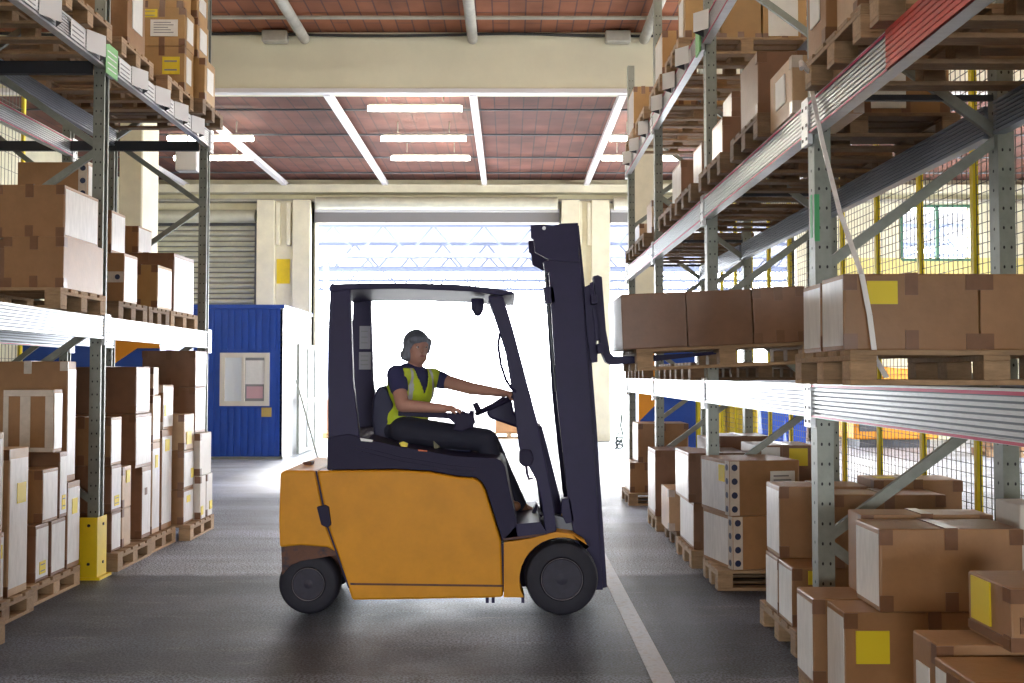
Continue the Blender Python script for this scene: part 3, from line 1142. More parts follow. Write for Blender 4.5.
fr.box(-4.93, -4.87, cy0 - 0.04, cy0 - 0.001, c + 0.09, d - 0.09)
fo = fr.build('window_frame', mat('window_cream', (0.72, 0.68, 0.60), 0.5), cb)
pn = MB().box(a + 0.09, -4.93, cy0 - 0.012, cy0 - 0.002, c + 0.09, d - 0.09)
q = pn.build('pane', mat('bright_pane', (0.75, 0.80, 0.84), 0.15, spec=0.8), fo)
q.location = (0, 0, 0)
q = MB().box(-4.87, b_ - 0.09, cy0 - 0.012, cy0 - 0.002, c + 0.09, d - 0.09).build('pane', mat('pane_dull', (0.30, 0.30, 0.28), 0.2, spec=0.8), fo)
q.location = (0, 0, 0)
q = MB().box(-4.84, -4.54, cy0 - 0.018, cy0 - 0.013, 1.12, 1.34).build('notice', mat('pink_paper', (0.62, 0.38, 0.42), 0.6), fo)
q.location = (0, 0, 0)
q = MB().box(-4.86, -4.52, cy0 - 0.018, cy0 - 0.013, 1.38, 1.82).build('notice', M_LABW, fo)
q.location = (0, 0, 0)
MB().box(-4.56, -4.38, cy0 - 0.03, cy0 - 0.001, 0.78, 0.95).build('notice_plate', mat('ochre_plate', (0.55, 0.40, 0.12), 0.6), cb)
MB().box(cx0, cx1 + 0.02, cy0 - 0.05, cy0 + 0.0, 0.0, 0.05).build('kick_rail', M_GALV, cb)
# glazed door standing open beside it
dr_ = empty('glazed_door', (-4.12, 19.3, 0), world_parts=True)
tag(dr_, 'pale framed glazed door standing open against the white end of the blue cabin', 'door')
f2 = MB()
dx = -4.10
y0_, y1_ = 19.25, 20.9
for yy in (y0_, y1_ - 0.07, (y0_ + y1_) / 2):
    f2.box(dx, dx + 0.05, yy, yy + 0.07, 0.03, 2.15)
for zz in (0.03, 1.0, 2.08):
    f2.box(dx, dx + 0.05, y0_ + 0.07, y1_ - 0.07, zz, zz + 0.08)
f2.build('frame', M_GALV, dr_)
MB().box(dx + 0.02, dx + 0.03, y0_ + 0.07, y1_ - 0.07, 0.11, 2.08).build('pane', M_GLASS, dr_)
o = MB().tube([(-4.00, 18.75, 1.45), (-3.55, 18.55, 0.0)], 0.018, 8).build('leaning_pole', M_GALV)
tag(o, 'thin metal pole leaning against the glazed cabin door', 'pole')

pc = empty('blue_container', (-5.4, 13.4, 0), world_parts=True)
tag(pc, 'blue container with an orange wedge painted on it, behind the left racks', 'container')
MB().box(-6.35, -4.56, 13.0, 14.4, 0.05, 2.25).build('wall', M_BLUE, pc, bevel=0.01)
MB().prism([(-5.20, 1.66), (-4.85, 1.90), (-4.56, 1.90), (-4.56, 2.2), (-5.20, 2.2)], 12.985, 12.999).build('orange_wedge', M_ORANGE, pc)
MB().box(-6.3, -4.6, 13.05, 14.35, 0.0, 0.05).build('base_frame', M_GALVD, pc)
cb2 = empty('storage_cabin', (2.3, 14.8, 0), world_parts=True)
tag(cb2, 'blue cabin with an orange corner panel seen under the right rack beam', 'cabin')
MB().box(1.86, 2.68, 14.3, 15.3, 0, 2.1).build('wall', M_BLUE, cb2)
wz = MB()
wz.prism([(1.86, 0.88), (2.14, 1.16), (2.14, 2.1), (1.86, 2.1)], 14.285, 14.299)
wz.build('orange_panel', M_ORANGE, cb2)
MB().box(1.84, 2.70, 14.27, 15.32, 2.1, 2.16).build('roof', M_GALV, cb2)
# yellow cabinets in the next aisle
for i, (xa, lb) in enumerate(((2.76, 'yellow steel cabinet behind the fence, the one nearer the blue orange cabin'), (3.24, 'yellow steel cabinet behind the fence, the one nearer the fence posts'))):
    o = empty('storage_cabinet', (xa + 0.23, 15.0, 0), world_parts=True)
    tag(o, lb, 'cabinet', 'yellow cabinets beyond the fence')
    MB().box(xa, xa + 0.46, 14.8, 15.3, 0.05, 1.35).build('body', M_YEL, o, bevel=0.01)
    MB().box(xa + 0.03, xa + 0.22, 14.78, 14.799, 0.12, 1.28).build('door', M_YEL, o, bevel=0.004)
    MB().box(xa + 0.24, xa + 0.43, 14.78, 14.799, 0.12, 1.28).build('door', M_YEL, o, bevel=0.004)
    MB().box(xa, xa + 0.46, 14.8, 15.3, 0, 0.05).build('plinth', M_GALVD, o)
# orange machine beyond the fence
om = empty('orange_machine', (8.1, 21.6, 0), world_parts=True)
tag(om, 'long orange machine body on a dark base beyond the mesh fence', 'machine')
mb = MB()
mb.prism([(7.35, 0.18), (9.15, 0.18), (9.15, 0.95), (8.95, 1.65), (8.0, 1.72), (7.9, 1.1), (7.35, 0.95)], 21.2, 22.4)
mb.build('body', M_ORANGE, om, bevel=0.03)
MB().box(7.5, 9.0, 21.3, 22.3, 0.0, 0.18).build('base', M_GALVD, om)
MB().box(7.45, 7.85, 21.18, 21.199, 0.35, 0.85).build('grille', M_GALVD, om)
pallet('pale pallet beyond the mesh fence under a small brown box', 9.6, 18.7, 19.4, 0, group='pallets beyond the fence')
carton('small brown box on a pale pallet beyond the mesh fence', 9.1, 9.75, 18.75, 19.3, 0.144, 0.75, 'mid', stick=(('F', 0.55, 0.9, 0.3, 0.8, 'w'),))
# white loaded boxes in the next aisle on the floor, far away
for i, (x, y, cname, mm) in enumerate(((5.4, 20.6, 'blue', M_BLUE), (6.1, 21.4, 'blue', M_BLUE))):
    o = empty('blue_bin', (x, y, 0), world_parts=True)
    tag(o, 'blue waste bin in the bright doorway beyond the fence, %s' % ('nearer the storage cabin' if i == 0 else 'nearer the orange machine'), 'bin')
    mb = MB()
    mb.prism([(x - 0.2, 0.04), (x + 0.2, 0.04), (x + 0.26, 0.95), (x - 0.26, 0.95)], y - 0.25, y + 0.25)
    mb.build('body', mm, o, bevel=0.02)
    MB().box(x - 0.28, x + 0.28, y - 0.28, y + 0.28, 0.95, 1.0).build('lid', mm, o, bevel=0.01)
    MB().lathe_y((x, y - 0.22, 0.06), [(0.06, -0.02), (0.06, 0.02)], 14).build('wheel', M_RUB, o)

# grey cable spool / notice on pillars
for (a, y, lb) in ((-5.32, YF - 0.31, 'yellow notice on the cream pillar beside the roller shutter'),):
    o = MB().box(a - 0.15, a + 0.16, y - 0.02, y - 0.001, 3.7, 4.28).build('notice_board', M_YEL)
    tag(o, lb, 'sign')
# lamp box hanging behind the left rack
hb = empty('hanging_sign', (-3.99, 12.2, 4.1), world_parts=True)
tag(hb, 'small white hanging box lamp beside the top of the left rack', 'lamp')
MB().box(-4.1, -3.84, 12.15, 12.3, 4.06, 4.34).build('box', M_WHITE, hb, bevel=0.01)
MB().tube([(-3.97, 12.22, 4.34), (-3.97, 12.22, ZN)], 0.012, 6).build('hanger_rod', M_GALVD, hb)

# ------------------------------------------------------------------ goods: left side of the aisle, on the floor
PT = 0.144
GL = 'boxes on the floor under the left rack'
PL = 'pallets on the floor under the left rack'
E = 0.002


def Lp(lbl, xe, y0, y1, z=0.0, g=PL, dark=False):
    return pallet(lbl, xe - 0.6, y0, y1, z, dark, g, along=True)


Lp('floor pallet jutting furthest into the aisle at the picture\'s left edge', -2.92, 5.10, 5.83)
Lp('floor pallet next to the jutting one, under the tall pale box', -3.13, 5.88, 6.62)
Lp('floor pallet just before the yellow post protector', -3.18, 6.68, 7.44)
Lp('floor pallet just beyond the yellow post protector', -3.08, 7.90, 8.64)
Lp('floor pallet under the two tall boxes, middle of the far left bay', -3.10, 8.69, 9.32)
Lp('last floor pallet of the left rack, beside the blue cabin', -2.98, 9.37, 10.12)


def C(lbl, x0, x1, y0, y1, z0, z1, tone='mid', **k):
    return carton(lbl, x0, x1, y0 + E, y1 - E, z0 + 0.001, z1, tone, **k)


yl = ('R', 0.3, 0.75, 0.12, 0.34, 'yp')
C('tall box on the jutting pallet at the left edge, lower one', -3.45, -2.95, 5.25, 5.83, PT, 0.65, 'pale', film='R')
C('tall box on the jutting pallet at the left edge, upper one', -3.45, -2.95, 5.25, 5.84, 0.65, 1.22, 'pale', film='R')
C('low pinkish box squeezed beside the tall pale box on the left floor', -3.65, -3.16, 5.98, 6.28, PT, 0.57, 'mid', film='R', stick=(('R', 0.5, 0.9, 0.62, 0.82, 'y'),))
C('small taped box with a dark mark standing beside the tall pale box', -3.55, -3.16, 6.03, 6.25, 0.57, 0.95, 'pale', stick=(('R', 0.2, 0.85, 0.35, 0.7, 't'),))
C('tall narrow pale box reaching higher than its neighbours on the left floor', -3.55, -3.16, 6.32, 6.58, PT, 1.08, 'pale', film='R', stick=(('R', 0.4, 0.85, 0.62, 0.76, 'y'),))
C('bottom box with a white aisle side, first on the pallet before the yellow protector', -3.65, -3.2, 6.77, 6.97, PT, 0.53, 'dark', film='R', stick=(yl,))
C('bottom box, second on the pallet before the yellow protector', -3.65, -3.2, 7.0, 7.23, PT, 0.53, 'dark', film='R')
C('taller bottom box right against the yellow protector', -3.65, -3.2, 7.25, 7.47, PT, 0.77, 'mid', film='R', stick=(('R', 0.35, 0.75, 0.62, 0.8, 'y'),))
C('plain brown box resting on the bottom row before the yellow protector', -3.70, -3.2, 6.86, 7.10, 0.53, 0.90, 'mid', film='R')
C('white sided box beside the plain brown one, on the bottom row before the protector', -3.66, -3.2, 7.12, 7.245, 0.53, 1.0, 'dark', film='R', stick=(yl,))
C('brown box with pale crossed tape on its front, top of the stack before the post', -3.58, -3.22, 7.06, 7.20, 1.0, 1.45, 'mid', tape='cross', film='R')
C('tall rounded box behind the crossed tape box, top of the stack before the post', -3.80, -3.22, 7.27, 7.42, 0.77, 1.65, 'mid', tape='c', film='R')
C('box hidden low behind the tall rounded one, carrying its back edge', -3.80, -3.3, 7.48, 7.60, PT, 0.77, 'mid')
# bay behind the protector
C('lowest box just beyond the yellow protector', -3.5, -3.15, 7.93, 8.13, PT, 0.46, 'dark', film='R')
C('lowest narrow tan box, second beyond the yellow protector', -3.5, -3.15, 8.15, 8.34, PT, 0.46, 'pale')
C('second layer box with yellow mark just beyond the yellow protector', -3.5, -3.15, 7.92, 8.13, 0.46, 0.83, 'dark', film='R', stick=(yl,))
C('second layer tan box next to the white sided one beyond the protector', -3.5, -3.15, 8.15, 8.34, 0.46, 0.80, 'pale', stick=(('R', 0.4, 0.8, 0.6, 0.9, 'y'),))
C('box with bright white aisle side behind the left post, third layer', -3.62, -3.15, 7.90, 8.12, 0.83, 1.216, 'mid', film='R')
C('narrow upright box with dark front standing on the floor pallet beyond the protector', -3.42, -3.15, 8.58, 8.80, PT, 0.76, 'dark', film='R', stick=(('R', 0.3, 0.55, 0.6, 0.7, 't'),))
C('upright box hidden behind the third layer, beyond the protector', -3.8, -3.3, 8.36, 8.56, PT, 0.76, 'dark')
C('dark fronted box on the upright box, middle of the far left bay', -3.70, -3.15, 8.42, 8.80, 0.76, 1.22, 'dark', film='R')
C('wide dark brown box on top of the far left bay stack', -3.72, -3.15, 8.42, 8.75, 1.22, 1.62, 'dark', film='R')
C('first of two tall boxes in the far left bay, lower half', -3.5, -3.15, 8.82, 9.02, PT, 0.95, 'pale', film='R', stick=(('R', 0.35, 0.7, 0.72, 0.86, 'y'),))
C('short white box on the first tall box in the far left bay', -3.5, -3.15, 8.82, 9.02, 0.95, 1.37, 'pale', film='R')
C('small khaki box beside the wide dark box at the top of the far left bay', -3.36, -3.15, 8.83, 8.97, 1.37, 1.62, 'pale')
C('second tall box in the far left bay, with a yellow sticker high on it', -3.5, -3.15, 9.06, 9.34, PT, 1.05, 'mid', film='R', stick=(('R', 0.3, 0.7, 0.78, 0.9, 'y'),))
C('crumpled taped box on the second tall box in the far left bay', -3.5, -3.15, 9.08, 9.36, 1.05, 1.46, 'mid', tape='c', film='R', stick=(('R', 0.1, 0.3, 0.3, 0.55, 'y'),))
C('lowest box on the last left floor pallet', -3.45, -3.06, 9.40, 9.70, PT, 0.47, 'mid', film='R', stick=(('R', 0.3, 0.65, 0.6, 0.8, 'y'),))
C('second box up on the last left floor pallet', -3.45, -3.06, 9.40, 9.70, 0.47, 0.84, 'mid', film='R', stick=(('R', 0.7, 0.95, 0.25, 0.5, 'y'),))
C('third box up with a yellow sticker on the last left floor pallet', -3.45, -3.06, 9.40, 9.70, 0.84, 1.18, 'pale', stick=(('R', 0.25, 0.7, 0.15, 0.5, 'y'),))
C('narrow white box with yellow mark, first of the end pair on the last left pallet', -3.35, -3.0, 9.72, 9.90, PT, 0.565, 'white', stick=(('R', 0.1, 0.5, 0.1, 0.3, 'y'),))
C('narrow white box with yellow mark, outermost of the end pair on the last left pallet', -3.35, -3.0, 9.92, 10.12, PT, 0.565, 'white', stick=(('R', 0.5, 0.9, 0.15, 0.35, 'y'),))
C('white box lying across the end pair on the last left pallet', -3.35, -3.01, 9.73, 10.10, 0.565, 0.98, 'white')
C('dark fronted box above the white one on the last left pallet', -3.45, -3.08, 9.78, 10.12, 0.98, 1.43, 'dark', film='R')
C('wide dark box topmost of the last left pallet, just under the beam', -3.60, -3.08, 9.78, 10.14, 1.43, 1.79, 'dark', film='R')
# ------------------------------------------------------------------ left rack, first shelf
z1 = 2.0
P1 = z1 + PT
PL1 = 'pallets on the first shelf of the left rack'
pallet('pallet under the two big boxes on the first left shelf', -3.64, 6.74, 7.50, z1, group=PL1)
pallet('pallet under the dotted tape box on the first left shelf', -3.72, 7.95, 8.58, z1, dark=True, group=PL1)
pallet('pallet in the middle of the far bay of the first left shelf', -3.72, 8.62, 9.14, z1, dark=True, group=PL1)
pallet('pallet under the big pale box at the end of the first left shelf', -3.72, 9.18, 9.97, z1, group=PL1)
C('large brown box with dark tape patches, lower of two on the first left shelf', -3.46, -3.05, 6.80, 7.47, P1, 2.50, 'mid')
C('large brown box with dark tape patches, upper of two on the first left shelf', -3.56, -3.08, 6.86, 7.44, 2.50, 2.87, 'mid', film='R')
C('brown box at the very left edge beside the lower big box on the first shelf', -3.98, -3.50, 6.90, 7.44, P1, 2.499, 'dark')
C('brown box with a band of dots, far bay of the first left shelf', -3.55, -3.15, 8.12, 8.42, P1, 2.55, 'mid', tape='eyeband', film='R')
C('dark box with white side on the dotted band box, first left shelf', -3.90, -3.25, 8.10, 8.40, 2.55, 2.90, 'mid', film='R')
C('wide box with dotted tape peeking out above the big left boxes', -4.08, -3.50, 8.22, 8.60, 2.90, 3.32, 'mid', tape='eye', film='R')
C('box with puffed wrapped side in front of the big pale sided one, first left shelf', -3.50, -3.15, 8.90, 9.28, P1, 2.54, 'lamplit', film='R')
C('big box with a creased white side at the end of the first left shelf', -3.68, -3.15, 9.33, 9.93, P1, 2.70, 'dark', film='R')
C('small box with yellow label on the big one, end of the first left shelf', -3.80, -3.50, 9.36, 9.72, 2.70, 2.96, 'mid', film='R', stick=(('F', 0.05, 0.55, 0.45, 0.95, 'y'),))
# ------------------------------------------------------------------ left rack, top shelf
z2 = 4.10
P2 = z2 + PT
PL2 = 'pallets on the top shelf of the left rack'
pallet('nearest pallet on the top left shelf, above the big boxes', -3.66, 6.80, 7.60, z2, group=PL2)
pallet('second pallet on the top left shelf, beside the green bay sign', -3.68, 7.84, 8.55, z2, group=PL2)
pallet('third pallet on the top left shelf', -3.66, 8.85, 9.58, z2, group=PL2)
pallet('last pallet on the top left shelf, under the jutting box', -3.58, 9.61, 10.30, z2, dark=True, group=PL2)
C('box on the nearest pallet of the top left shelf', -4.2, -3.6, 6.95, 7.5, P2, 4.75, 'lamplit')
C('tall box beyond the green bay sign on the top left shelf', -3.52, -3.12, 8.05, 8.45, P2, 4.95, 'mid', stick=(('R', 0.25, 0.8, 0.25, 0.9, 'w'),))
C('box with printed yellow label, lower of the stack on the top left shelf', -3.50, -3.07, 9.32, 9.60, P2, 4.66, 'lamplit', stick=(('F', 0.52, 0.9, 0.35, 0.75, 'yp'), ('R', 0.2, 0.7, 0.2, 0.8, 'w')))
C('box with white address label and yellow strip, high on the top left shelf', -3.50, -3.07, 9.32, 9.62, 4.66, 5.03, 'lamplit', stick=(('F', 0.25, 0.85, 0.25, 0.68, 'p'), ('F', 0.03, 0.4, 0.74, 0.95, 'yp'), ('R', 0.2, 0.8, 0.2, 0.8, 'w')))
C('box at the top edge of the picture above the printed yellow label stack', -3.48, -3.10, 9.34, 9.60, 5.03, 5.32, 'lamplit')
C('box jutting out at the end of the top left shelf', -3.28, -2.98, 9.66, 10.0, P2, 4.66, 'lamplit', stick=(('R', 0.2, 0.8, 0.25, 0.8, 'w'),))
C('box stacked on the jutting end box of the top left shelf', -3.40, -3.05, 9.64, 10.0, 4.66, 5.05, 'lamplit', stick=(('R', 0.2, 0.8, 0.25, 0.8, 'w'),))
C('topmost box at the end of the top left shelf', -3.40, -3.06, 9.64, 10.0, 5.05, 5.36, 'lamplit', stick=(('R', 0.2, 0.8, 0.3, 0.8, 'w'),))
# second left rack loads seen through the first
pallet('pallet on the rear left rack upper level', -5.2, 7.95, 8.75, 4.0, dark=True, group='pallets on the rear left rack')
C('pale box on the rear left rack upper level', -5.7, -4.8, 8.0, 8.7, 4.0 + PT, 4.6, 'pale')
pallet('pallet on the rear left rack upper level, nearer the photographer', -5.2, 6.2, 7.0, 4.0, dark=True, group='pallets on the rear left rack')
C('brown box on the rear left rack upper level, nearer the photographer', -5.5, -4.7, 6.3, 6.9, 4.0 + PT, 4.6, 'lamplit')

# ------------------------------------------------------------------ right side, floor
GR = 'boxes on the floor under the right rack'
PR = 'pallets on the floor under the right rack'


def Rp(lbl, xe, y0, y1, z=0.0, g=PR, dark=False):
    return pallet(lbl, xe + 0.6, y0, y1, z, dark, g)


Rp('floor pallet at the bottom right corner of the picture', 1.44, 2.86, 3.64)
Rp('floor pallet under the big box on the yellow labelled one', 1.38, 4.00, 4.79)
Rp('floor pallet just beyond the nearest right rack post', 1.57, 5.50, 6.28)
Rp('floor pallet under the two dotted tape boxes', 1.50, 7.20, 7.74)
Rp('floor pallet right behind the dotted tape boxes', 1.46, 8.02, 8.74)
Rp('dark floor pallet under the small bulging box', 1.50, 8.95, 9.65, dark=True)
Rp('floor pallet under the tall narrow box near the row end', 1.46, 9.90, 10.54)
Rp('last floor pallet at the far end of the right rack', 1.42, 11.85, 12.6)
# near bay
C('brown box with a shiny tape edge at the bottom right corner, nearest the viewer', 1.44, 2.25, 3.10, 3.40, PT, 0.60, 'mid', film='L', stick=(('L', 0.35, 0.65, 0.55, 0.95, 't'),))
C('brown box with a white label on its aisle side, behind the nearest corner box', 1.46, 2.2, 3.42, 3.63, PT, 0.63, 'mid', stick=(('L', 0.3, 0.8, 0.1, 0.8, 'w'),))
C('small box with a folded yellow sticker and dark tape at the right edge', 1.66, 2.12, 3.31, 3.62, 0.63, 0.845, 'mid', stick=(('L', 0.45, 0.9, 0.25, 0.95, 'y'), ('L', 0.02, 0.98, 0.06, 0.20, 't'), ('F', 0.06, 0.28, 0.30, 0.55, 't'), ('F', 0.45, 0.75, 0.10, 0.85, 'p')))
C('box with a square yellow label, carrying the biggest box on the right floor', 1.43, 2.20, 4.27, 4.51, PT, 0.54, 'mid', film='L', stick=(('F', 0.06, 0.245, 0.45, 0.80, 'y'), ('F', 0.86, 0.92, 0.5, 0.75, 'y')))
C('large brown box on the yellow labelled box, biggest of the right floor', 1.58, 2.19, 4.26, 4.56, 0.54, 0.895, 'mid', film='L')
C('brown box hidden behind the biggest one on the right floor', 1.62, 2.22, 4.59, 4.78, 0.54, 0.91, 'mid')
C('pale sided box standing beside the yellow labelled box, by the post foot', 1.375, 2.1, 4.53, 4.79, PT, 0.54, 'mid', film='L')
C('white box beside the biggest box at the right edge of the picture', 2.25, 2.58, 4.40, 4.62, PT, 0.98, 'white', tape=None)
# second bay
C('lower front box of the stack beyond the nearest right post', 1.58, 2.45, 5.58, 5.87, PT, 0.475, 'mid', film='L', stick=(('F', 0.10, 0.16, 0.72, 0.95, 'y'),))
C('lower rear box of the stack beyond the nearest right post', 1.58, 2.45, 5.88, 6.16, PT, 0.475, 'mid', film='L')
C('upper box with a white aisle side beyond the nearest right post', 1.59, 2.12, 5.87, 6.17, 0.475, 0.895, 'mid', film='L')
C('wide brown box in the middle of the stack beyond the nearest right post', 1.81, 2.43, 5.56, 5.84, 0.475, 0.885, 'mid')
C('brown box behind the wide one, nearest the fence, beyond the first right post', 2.16, 2.68, 5.90, 6.20, 0.475, 0.93, 'mid', stick=(('T', 0.1, 0.3, 0.3, 0.6, 'y'),))
# third: dotted boxes
TXT = (('L', 0.1, 0.45, 0.5, 0.54, 't'), ('L', 0.55, 0.95, 0.5, 0.54, 't'))
C('big box with dotted tape on its edge, lower of the pair', 1.55, 2.09, 7.25, 7.79, PT, 0.53, 'mid', tape='eye', film='L', rz=math.radians(12))
C('big box with dotted tape and a white label, upper of the pair', 1.535, 2.08, 7.25, 7.79, 0.53, 0.93, 'mid', tape='eye', film='L', rz=math.radians(11), stick=(('F', 0.58, 0.93, 0.30, 0.80, 'p'), ('L', 0.15, 0.35, 0.6, 0.9, 'y')))
C('box with white aisle side behind the dotted pair, lower one', 1.49, 1.95, 8.05, 8.70, PT, 0.52, 'dark', film='L')
C('box with white aisle side behind the dotted pair, upper one', 1.45, 1.95, 8.05, 8.70, 0.52, 0.92, 'dark', film='L')
C('dark box with yellow label behind the upper dotted tape box', 2.0, 2.5, 8.1, 8.6, PT, 0.98, 'dark', stick=(('F', 0.55, 0.85, 0.8, 0.97, 'y'), ('F', 0.1, 0.4, 0.85, 0.98, 'w')))
C('small bulging tan box alone at the aisle edge of the right floor', 1.44, 1.75, 9.0, 9.45, PT, 0.52, 'pale', tape='c')
C('dark brown box standing behind the small bulging one', 1.9, 2.35, 9.0, 9.5, PT, 1.0, 'dark')
C('tall narrow box with white aisle side near the end of the right floor row', 1.46, 1.9, 9.95, 10.48, PT, 0.80, 'dark', film='L')
C('dotted tape box deep under the right rack near the row end', 1.98, 2.42, 9.95, 10.5, PT, 0.92, 'dark', tape='eyeband')
C('lowest box at the far end of the right floor row', 1.45, 1.85, 11.95, 12.5, PT, 0.50, 'mid', film='L')
C('upper box with white aisle side at the far end of the right floor row', 1.55, 2.15, 11.95, 12.5, 0.50, 0.97, 'mid', film='L')
# ------------------------------------------------------------------ right rack, first shelf
q1 = 1.508
Q1 = q1 + PT
PR1 = 'pallets on the first shelf of the right rack'
pallet('pallet under the boxes with the square yellow label, first right shelf', 1.99, 4.05, 4.83, q1, group=PR1)
for i, (a, b_, lb) in enumerate(((7.95, 8.72, 'empty pallet right behind the forklift load on the first right shelf'), (8.9, 9.65, 'empty pallet in the middle of the first right shelf beyond the forklift load'),
                                 (10.75, 11.5, 'empty pallet near the far end of the first right shelf'), (11.7, 12.45, 'empty pallet at the far end of the first right shelf'))):
    pallet(lb, 2.05, a, b_, q1, dark=True, group=PR1)
C('big brown box with a square yellow label, first right shelf', 1.40, 1.965, 4.145, 4.44, Q1, 1.975, 'mid', tape='h', film='L', stick=(('F', 0.17, 0.395, 0.60, 0.90, 'y'),))
C('narrow box with pale side right behind the yellow labelled one, first right shelf', 1.40, 1.965, 4.45, 4.72, Q1, 1.965, 'mid', film='L')
C('big brown box beside the yellow labelled one at the right edge, first shelf', 1.970, 2.56, 4.145, 4.70, Q1, 1.975, 'mid')
# hanging packing strap
pts = [at(812, 74, 4.98), at(822, 120, 4.97), at(835, 165, 4.94), at(845, 215, 4.9)]
pts = [Vector((1.505, 4.95, 3.10)), Vector((1.512, 4.9, 2.93)), Vector((1.50, 4.72, 2.66)), Vector((1.47, 4.4, 2.28)), Vector((1.47, 4.132, 1.97)), Vector((1.50, 4.128, 1.80)), Vector((1.52, 4.125, 1.62)), Vector((1.53, 4.03, 1.54))]
sm = MB()
for i in range(len(pts) - 1):
    sm.bar(pts[i], pts[i + 1], 0.022, 0.003, up=(0, 1, 0))
tag(sm.build('packing_strap', M_FILM), 'white plastic strap hanging from the middle beam over the yellow labelled box', 'strap')
tag(MB().tube([(1.50, 4.93, 3.08), (1.46, 4.80, 3.03), (1.40, 4.72, 3.05), (1.385, 4.66, 3.0)], 0.012, 6).build('film_scrap', M_FILM), 'twisted scrap of film at the pallet corner above the middle beam', 'film')
# ------------------------------------------------------------------ right rack, second shelf
q2 = 2.95
Q2 = q2 + PT
PR2 = 'pallets on the second shelf of the right rack'
K = 1.04
for a, b_, lb in ((3.20, 3.98, 'nearest pallet on the second right shelf, above the red film'), (4.08, 4.86, 'second pallet on the second right shelf, by the hanging strap'),
                  (5.80, 6.52, 'third pallet on the second right shelf'), (6.84, 7.62, 'fourth pallet on the second right shelf'), (7.95, 8.72, 'fifth pallet on the second right shelf'),
                  (8.90, 9.68, 'sixth pallet on the second right shelf'), (10.75, 11.5, 'seventh pallet on the second right shelf'), (11.65, 12.45, 'last pallet on the second right shelf')):
    pallet(lb, 2.06, a, b_, q2, dark=(a > 5), group=PR2)
C('box at the corner of the second pallet, second right shelf', 1.47, 1.85, 4.56, 4.84, Q2, 3.75, 'mid', stick=(('L', 0.3, 0.8, 0.2, 0.7, 'w'),))
C('tall box at the top edge beside the pallet corner box, second right shelf', 1.50, 1.85, 4.22, 4.50, Q2, 3.75, 'pale', stick=(('L', 0.3, 0.7, 0.3, 0.8, 'w'),))
C('large pale box standing directly on the second right beam', 1.52, 1.90, 5.28, 5.74, q2, 3.27, 'pale', tape='c', stick=(('L', 0.3, 0.7, 0.3, 0.8, 'w'),))
C('dark fronted box just behind the large pale one, second right shelf', 1.48, 2.0, 5.86, 6.3, Q2, 3.48, 'dark')
C('white labelled box deep on the third pallet of the second right shelf', 2.1, 2.62, 5.86, 6.4, Q2, 3.5, 'mid', stick=(('F', 0.1, 0.5, 0.1, 0.9, 'w'),))
C('brown box with a white aisle side on the fourth pallet, second right shelf', 1.56, 2.05, 7.2, 7.58, Q2, 3.44, 'dark', film='L')
C('shorter box with a small label lying on the white sided one, second right shelf', 1.64, 1.95, 7.25, 7.56, 3.44, 3.64, 'dark', film='L', stick=(('F', 0.72, 0.95, 0.1, 0.5, 'w'),))
C('narrow tall box with white aisle side on the fifth pallet, second right shelf', 1.56, 1.95, 7.98, 8.36, Q2, 3.44, 'dark', film='L')
C('thin box with white aisle side on the sixth pallet, second right shelf', 1.56, 1.95, 8.95, 9.45, Q2, 3.50, 'dark', film='L')
C('tan box on the seventh pallet, second right shelf', 1.56, 1.85, 10.80, 11.2, Q2, 3.46, 'pale')
C('small white sided box on the last pallet, second right shelf', 1.54, 1.85, 11.68, 12.1, Q2, 3.34, 'pale', film='L')
# ------------------------------------------------------------------ right rack, third shelf
q3 = 4.34
Q3 = q3 + PT
PR3 = 'pallets on the third shelf of the right rack'
for a, b_, lb in ((8.55, 9.30, 'nearest pallet in view on the third right shelf'), (9.60, 10.35, 'second pallet in view on the third right shelf'),
                  (10.75, 11.5, 'third pallet in view on the third right shelf'), (11.75, 12.5, 'last pallet on the third right shelf')):
    pallet(lb, 2.07, a, b_, q3, dark=False, group=PR3)
C('big golden box at the top edge, third right shelf, nearer the aisle', 1.86, 2.22, 8.65, 9.2, Q3, 5.05, 'lamplit')  # golden tone here is lamp warmth put into the colour
C('big golden box with a white label at the top edge, third right shelf', 2.235, 2.62, 8.65, 9.2, Q3, 5.05, 'lamplit', stick=(('F', 0.12, 0.8, 0.08, 0.72, 'w'),))
C('tall golden box with white aisle side at the top edge, third right shelf', 1.54, 1.84, 8.58, 8.95, Q3, 4.95, 'lamplit', stick=(('L', 0.25, 0.8, 0.1, 0.85, 'w'),))
C('golden box with white label on the second pallet, third right shelf', 1.50, 1.83, 9.62, 10.1, Q3, 4.92, 'lamplit', film='L', stick=(('F', 0.45, 0.95, 0.2, 0.7, 'w'),))
C('golden box deep on the third pallet, third right shelf, nearer the aisle', 1.72, 2.05, 10.8, 11.3, Q3, 4.75, 'lamplit')
C('golden box deep on the third pallet, third right shelf, nearer the fence', 2.08, 2.42, 10.8, 11.3, Q3, 4.75, 'lamplit')
C('golden box with white aisle side at the far end of the third right shelf', 1.49, 1.72, 11.78, 12.3, Q3, 5.0, 'lamplit', film='L')

# ------------------------------------------------------------------ forklift load
TL = math.radians(2.5)


def tilted(o, x_piv, z_piv):
    """tip an object built level around the fork heel, keeping it on the forks"""
    d = Vector((o.location.x - x_piv, 0, o.location.z - z_piv))
    R = Matrix.Rotation(-TL, 3, 'Y')
    r = R @ d
    o.location.x = x_piv + r.x
    o.location.z = z_piv + r.z
    o.rotation_euler = (0, -TL, 0)


